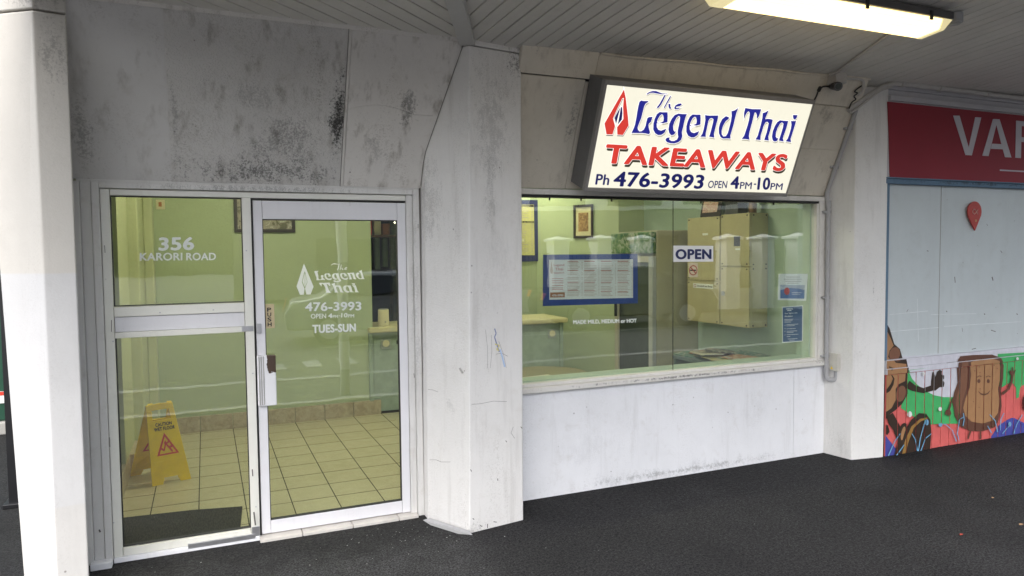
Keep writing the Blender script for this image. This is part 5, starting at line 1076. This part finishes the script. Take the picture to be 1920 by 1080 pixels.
for a, b, mat_ in (((4.56, 4.238, .7), (4.56, 4.238, .76), 'pipe'), ((4.56, 4.238, 1.98), (4.56, 4.238, 2.04), 'pipe')): MB().cyl(a, b, .0205, 14).build('coupling', M[mat_], t)
eb_ = thing('electrical_box', 'small cream electrical box with a yellow warning triangle on the end pillar', 'box', (4.60, 4.2, .66)); M['ebox'] = plain('cream plastic box', (.55, .53, .48), .4)
yb0, yb1 = 4.14, 4.25
MB().box(4.585, 4.62, yb0, yb1, .69, .825).build('body', M['ebox'], eb_, .004); MB().box(4.57, 4.584, yb0 - .003, yb1 + .003, .687, .828).build('lid', M['ebox'], eb_, .003)
MB().add([(4.5685, 4.205, .70), (4.5685, 4.18, .70), (4.5685, 4.1925, .725)], [(0, 1, 2)]).build('warning_triangle', M['yellow'], eb_)
# upper big conduit pair along the neighbour
B1 = [atY(1590, 208, 4.0), atY(1600, 198, 3.985), atY(1668, 154, 3.93), atY(1920, 185, 3.93), atY(1920, 185, 3.93) + Vector((2.6, 0, .03))]
tubething('conduit', 'thick pale conduit swept up from the end pillar along the ceiling to the right', 'conduit', B1, .019, M['pipelight'], [(atY(x_, y_, 3.93), (1, 0, 0)) for x_, y_ in ((1690, 157), (1762, 166), (1850, 176.5))])
tubething('conduit', 'thin pale conduit running just under the thick one to the right', 'conduit', [atY(1594, 212, 3.99), atY(1604, 206, 3.98), atY(1652, 168, 3.93), atY(1672, 163, 3.93)], .009, M['pipelight'])
# ceiling conduit from lamp to camera
czp = lambda x, y, o=.012: (x, y, zr(x, y) - o)
tubething('conduit', 'thin ceiling conduit running from the canopy light to the security camera', 'conduit', [czp(3.86, 3.0), czp(4.19, 3.84), czp(4.17, 3.88)], .009, M['pipelight'], [(czp(4.08, 3.56), (.35, .8, 0)), (czp(4.18, 3.80), (.35, .8, 0))])
tubething('conduit', 'short pale conduit between the security camera and the end pillar', 'conduit', [atY(1583, 147, 3.9), atY(1612, 148, 3.9), atY(1619, 152, 3.9), atY(1618, 170, 3.92), atY(1608, 178, 3.94)], .010, M['pipelight'])
cb_ = tubething('cable', 'loose dark cable coils hanging at the head of the end pillar', 'cable', [atY(*q, 3.93) for q in ((1617, 160), (1608, 166), (1601, 172), (1609, 174), (1600, 181), (1606, 186), (1596, 192), (1592, 204))], .005, M['dark'], n=8)
sc = thing('security_camera', 'small bullet security camera under a square box at the ceiling corner', 'camera', (4.5, 4.05, 2.95))
pk = lambda x, y, Y: atY(x, y, Y)
q0 = pk(1567, 146, 3.90); box('mounting_box', M['pipelight'], sc, q0.x - .05, q0.x + .055, 3.85, 3.96, q0.z - .045, q0.z + .035, .005)
q1 = pk(1565, 160, 3.88); MB().cyl(q1 + Vector((.035, .05, .015)), q1 + Vector((-.02, -.05, -.02)), .032, 24).build('body', M['darkmetal'], sc, .003, 2, True); MB().cyl(q1 + Vector((-.02, -.05, -.02)), q1 + Vector((-.0222, -.054, -.0216)), .02, 20).build('lens', M['fglass'], sc); MB().cyl(q1 + Vector((0, .02, .01)), (q1.x, q1.y + .03, q0.z - .04), .014, 12).build('bracket', M['pipe'], sc)
tubething('cable', 'black looping cable from the security camera to the sign edge', 'cable', [pk(1556, 163, 3.92), pk(1545, 161, 3.9), pk(1535, 168, 3.88), pk(1531, 180, 3.86), pk(1524, 193, 3.84), pk(1520, 197, 3.83)], .006, M['dark'], n=8)
MB().cyl(pk(1538, 164, 3.885), pk(1535, 170, 3.88), .013, 10).build('cable_tie', M['dark'], None)
bpy.data.objects['cable_tie'].parent = bpy.data.objects['cable.001'] if 'cable.001' in bpy.data.objects else None
if bpy.data.objects['cable_tie'].parent: bpy.data.objects['cable_tie'].location = -bpy.data.objects['cable.001'].location

# ================================================================== LEFT GLIMPSE
M['greenpaint'] = plain('dark green enamel', (.012, .06, .035), .4); M['blk'] = plain('black paint', (.01, .01, .012), .35)
bp = thing('black_post', 'black square post standing just beyond the left corner pillar', 'post', (-1.5, 5.6, 0))
a_ = atY(5, 700, 5.6).x; b2 = atY(33, 700, 5.6).x; box('post', M['blk'], bp, a_, b2 + .12, 5.6, 5.72, 0, 1.55, .004); box('foot', M['blk'], bp, a_ - .03, b2 + .13, 5.57, 5.75, 0, .03, .004)
gb = thing('green_cabinet', 'dark green roadside cabinet with a red label at the far left', 'cabinet', (-3.1, 8.2, 0))
lz = atY(4, 748, 7.99); box('body', M['greenpaint'], gb, lz.x - 1.4, lz.x + .4, 8.0, 8.6, .12, 1.25, .02); box('plinth', M['kerb'], gb, lz.x - 1.45, lz.x + .45, 7.95, 8.65, 0, .118, .01); box('label_plate', M['white'], gb, lz.x - .1, lz.x + .02, 7.985, 7.998, lz.z - .04, lz.z + .07, .001); box('label_stripe', M['red'], gb, lz.x - .1, lz.x + .02, 7.98, 7.9845, lz.z + .035, lz.z + .07, 0)
M['hill'] = None; m = NM('scrubby hillside'); f = m.noise(1.5, 6, .75); m.set(col=m.mix(m.ramp(f, .35, .65), (.015, .022, .015), (.06, .07, .05)), rough=.95); m.bump(m.noise(4, 5), 1, .5); M['hill'] = m.m
hb_ = MB(); n_ = 100; hv = []
for i in range(n_ + 1):
    a = 2 * math.pi * i / n_; R_ = 70; hv += [(R_ * math.cos(a), R_ * math.sin(a), -1), ((R_ + 6) * math.cos(a), (R_ + 6) * math.sin(a), 9.5 + (5 if 28 < i < 52 else 0) + 1.2 * math.sin(i * .9 * 0.977) + .8 * math.sin(i * 2.3))]
hb_.add(hv, [(2 * i, 2 * i + 2, 2 * i + 3, 2 * i + 1) for i in range(n_)]); tag(hb_.build('hill', M['hill']), kind='structure')
rw = thing('retaining_wall', 'grey block retaining wall across the side street at the far left', 'wall', (-6, 14, 0)); M['block'] = plain('grey block', (.12, .12, .13), .8, bump=.3)
for r0 in range(5):
    for c0 in range(12): box('block', M['block'], rw, -8 + c0 * .41 + (.2 if r0 % 2 else 0), -8 + c0 * .41 + .402 + (.2 if r0 % 2 else 0), 14, 14.2, r0 * .21, r0 * .21 + .204, .006)

# ================================================================== STREET BEHIND THE CAMERA (seen mirrored in the glass)
M['fencewhite'] = plaster('white fence render', (.78, .78, .76), .15, .15, .2, 60)
fd = Vector((5.93, 2.49, 0)).normalized()
fp = [(9.13, -9.34), (10.24, -8.86), (11.28, -8.41), (13.5, -7.45), (14.39, -7.07), (15.3, -6.68), (7.9, -9.87), (6.4, -10.5), (16.6, -6.1), (18, -5.5)]
fpl = ['third', 'fourth', 'fifth', 'sixth', 'seventh', 'eighth', 'second', 'first', 'ninth', 'tenth']
for (x_, y_), nm in zip(fp, fpl):
    t = thing('gate_pillar', 'white capped pillar of the fence across the road, %s from the left seen from the road' % nm, 'pillar', (x_, y_, 0), 'white fence pillars across the road')
    MB().box(x_ - .24, x_ + .24, y_ - .24, y_ + .24, 0, 1.93).build('shaft', M['fencewhite'], t, .01); MB().box(x_ - .3, x_ + .3, y_ - .3, y_ + .3, 1.932, 2.0).build('cap', M['fencewhite'], t, .01)
    MB().add([(x_ - .3, y_ - .3, 2.001), (x_ + .3, y_ - .3, 2.001), (x_ + .3, y_ + .3, 2.001), (x_ - .3, y_ + .3, 2.001), (x_, y_, 2.1)], [(3, 2, 1, 0), (0, 1, 4), (1, 2, 4), (2, 3, 4), (3, 0, 4)]).build('cap_top', M['fencewhite'], t)
fe = thing('railing_fence', 'dark metal railings between white pillars across the road', 'fence', (12, -8, 0)); p0 = Vector((6.4, -10.5, 0)); 
for i in range(100):
    p = p0 + fd * (i * .125); MB().cyl(p + Vector((0, 0, .6)), p + Vector((0, 0, 1.75)), .011, 6).build('rail_bar', M['blk'], fe)
for z_ in (.65, 1.6): MB().cyl(p0 + Vector((0, 0, z_)), p0 + fd * 12.5 + Vector((0, 0, z_)), .018, 6).build('rail', M['blk'], fe)
lwl = thing('low_fence_wall', 'low white wall under the railings across the road', 'wall', (12, -8, 0)); nn_ = Vector((-fd.y, fd.x, 0)) * .1
MB().ext([p0 - nn_, p0 + fd * 12.5 - nn_, p0 + fd * 12.5 + nn_, p0 + nn_], (0, 0, .58)).build('wall', M['render'], lwl)
M['bark'] = plain('dark street facade', (.16, .15, .14), .8); M['glassdark'] = plain('dark window', (.03, .035, .04), .1)
ho = thing('far_building', 'grey building with white window band behind the white fence', 'building', (12, -16, 0))
def rot(px, py, c_=(12, -14)): return Vector((c_[0], c_[1], 0)) + fd * px + Vector((-fd.y, fd.x, 0)) * py
def rbox(name, mat, a, b, y0, y1, z0, z1): MB().ext([rot(a, y0) + Vector((0, 0, z0)), rot(b, y0) + Vector((0, 0, z0)), rot(b, y1) + Vector((0, 0, z0)), rot(a, y1) + Vector((0, 0, z0))], (0, 0, z1 - z0)).build(name, mat, ho)
rbox('wall', M['bark'], -12, 14, -4, 0, 0, 6); rbox('roof', M['blk'], -12.4, 14.4, -4.4, .4, 6.01, 6.3); rbox('white_band', M['fencewhite'], -10, 12, .01, .1, 3.1, 3.9)
for i in range(8): rbox('window', M['glassdark'], -9.5 + i * 2.7, -7.6 + i * 2.7, .11, .14, 3.25, 3.8)
for i in range(4): rbox('window', M['glassdark'], -9 + i * 5.4, -7 + i * 5.4, .01, .05, .9, 2.2)
# striped pole near the kerb
pv = ray(642, 500) * (9.0 / 1340); px_, py_ = pv.x, 2 * 4.36 - pv.y
po = thing('striped_pole', 'white banded metal pole standing at the far kerb', 'pole', (px_, py_, -.14)); MB().cyl((px_, py_, -.14), (px_, py_, 3.4), .06, 20).build('shaft', M['pipe'], po, 0, 2, True)
for z_, h_ in ((1.55, .55), (.95, .38), (.2, .35), (2.3, .3)): MB().cyl((px_, py_, z_), (px_, py_, z_ + h_), .063, 20).build('band', M['fencewhite'], po, 0, 2, True)
# road markings
M['marking'] = plain('worn road paint', (.3, .3, .29), .7); mk = struct('road_marking', (0, -4, -.136))
for x0_, y0_, x1_, y1_, w_ in ((-2, -1.9, 16, -1.9, .09), (2, -5.2, 16, -5.2, .05)): MB().box(x0_, x1_, y0_ - w_, y0_ + w_, -.138, -.134).build('painted_line', M['marking'], mk)
for i in range(3): MB().box(.9 + i * .55, 1.15 + i * .55, -3.6, -2.9, -.138, -.134).build('crossing_bar', M['marking'], mk)
# parked car
M['carpaint'] = plain('silver car paint', (.3, .32, .33), .25, .4, var=.02); M['tyre'] = plain('tyre rubber', (.015, .015, .015), .7); M['tail'] = plain('amber lamp', (.6, .12, .03), .3)
def car(cx, cy, ang, col, label):
    t = thing('parked_car', label, 'car', (cx, cy, -.14)); R = Matrix.Rotation(ang, 4, 'Z'); T_m = Matrix.Translation((cx, cy, -.14)) @ R
    pr = [(-2.1, .3), (-2.15, .62), (-2.0, .88), (-1.45, .95), (-.85, 1.38), (.55, 1.42), (1.25, 1.0), (2.0, .85), (2.15, .6), (2.1, .3)]
    mb = MB(); n = len(pr); v = []
    for s in (-1, 1):
        for x_, z_ in pr: v.append(T_m @ Vector((x_, s * (.86 if z_ < 1 else .62), z_)))
    mb.add(v, [tuple(range(n)), tuple(range(n, 2 * n))[::-1]] + [(i, (i + 1) % n, n + (i + 1) % n, n + i) for i in range(n)]); mb.build('body', col, t, .05, 3, True)
    for s in (-1, 1):
        mw_ = MB(); q = [(-1.28, .98), (-.8, 1.32), (.45, 1.35), (1.05, 1.02)]; mw_.ext([T_m @ Vector((x_, s * (.875 - (z_ - .95) * .55), z_)) for x_, z_ in q], R @ Vector((0, s * .004, 0))); mw_.build('side_window', M['glassdark'], t)
        for wx in (-1.3, 1.32):
            a, b = T_m @ Vector((wx, s * .70, .32)), T_m @ Vector((wx, s * .885, .32)); wh = MB().cyl(a, b, .32, 28).build('wheel', M['tyre'], t); ri = MB().cyl(b, T_m @ Vector((wx, s * .895, .32)), .2, 20); ri.build('rim', M['steel'], wh)
        box_ = [T_m @ Vector(p) for p in ((-2.16, s * .55, .7), (-2.16, s * .8, .7), (-2.1, s * .8, .86), (-2.1, s * .55, .86))]; MB().ext(box_, R @ Vector((-.02, 0, 0))).build('tail_light', M['tail'], t)
        box_ = [T_m @ Vector(p) for p in ((2.17, s * .5, .62), (2.17, s * .78, .62), (2.08, s * .78, .78), (2.08, s * .5, .78))]; MB().ext(box_, R @ Vector((.02, 0, 0))).build('headlight', M['white'], t)
    MB().ext([T_m @ Vector(p) for p in ((.62, -.5, 1.40), (.62, .5, 1.40), (1.22, .62, 1.04), (1.22, -.62, 1.04))], R @ Vector((.01, 0, .008))).build('windscreen', M['glassdark'], t)
car(3.6, -6.2, .12, M['carpaint'], 'silver hatchback parked across the road behind the viewer'); car(9.3, -6.3, .2, plain('dark car paint', (.03, .035, .04), .2, .4), 'dark hatchback parked further along the road')

# ================================================================== LITTER AND SPECKS ON THE GROUND
M['fleck'] = plain('white paint fleck', (.65, .65, .63), .7)
mb = MB(); rng = random.Random(3)
def fleck(x_, y_, s_):
    a = rng.random() * 6.28; q = []
    for k_ in range(5):
        t_ = a + k_ * 1.256; r_0 = s_ * rng.uniform(.5, 1.0); q.append((x_ + math.cos(t_) * r_0, y_ + math.sin(t_) * r_0 * .8, .0012 + rng.uniform(0, .001)))
    mb.add(q, [(0, 1, 2, 3, 4)])
for _ in range(46): fleck(rng.gauss(1.1, .28), rng.gauss(4.08, .12) - .06, rng.uniform(.001, .0055))
for _ in range(60): fleck(rng.uniform(1.0, 6.6), rng.uniform(2.0, 4.2), rng.uniform(.0008, .003))
for _ in range(24): fleck(rng.uniform(-.6, 1.2), rng.uniform(3.6, 4.25), rng.uniform(.001, .005))
fo = mb.build('paint_flecks', M['fleck']); tag(fo, 'scatter of white paint flecks on the dark asphalt by the pillar', 'litter', kind='stuff')
M['leafred'] = plain('red leaf', (.4, .06, .04), .6); M['leafbrown'] = plain('tan leaf', (.35, .22, .12), .6)
for (px, py, s_, mt_, lb) in ((1803, 1002, .016, 'leafred', 'small red leaf on the asphalt at the lower right'), (1862, 933, .014, 'leafbrown', 'small tan leaf on the asphalt at the right'), (1915, 983, .02, 'leafbrown', 'orange brown leaf at the right edge of the asphalt')):
    c_ = atZ(px, py, .004); q = [(c_.x + s_ * a, c_.y + s_ * b, .003 + z_) for a, b, z_ in ((-1, 0, 0), (-.3, .45, .004), (.5, .35, .002), (1, 0, 0), (.4, -.4, .004), (-.4, -.4, .001))]
    o = MB().ext(q, (0, 0, .0006)).build('leaf', M[mt_]); tag(o, lb, 'leaf', 'fallen leaves')
# smear of mortar at the foot of the middle pillar
sm = MB().add([(1.20, 4.23, .0015), (1.235, 4.20, .02), (1.39, 3.905, .02), (1.40, 3.88, .0015), (1.33, 3.93, .0015), (1.22, 4.13, .0015)], [(0, 1, 2, 3), (0, 3, 4, 5)]).build('mortar_smear', M['pipe'], None); tag(sm, 'grey mortar smear along the foot of the broad pillar', 'mortar')
print('objects', len(bpy.data.objects))
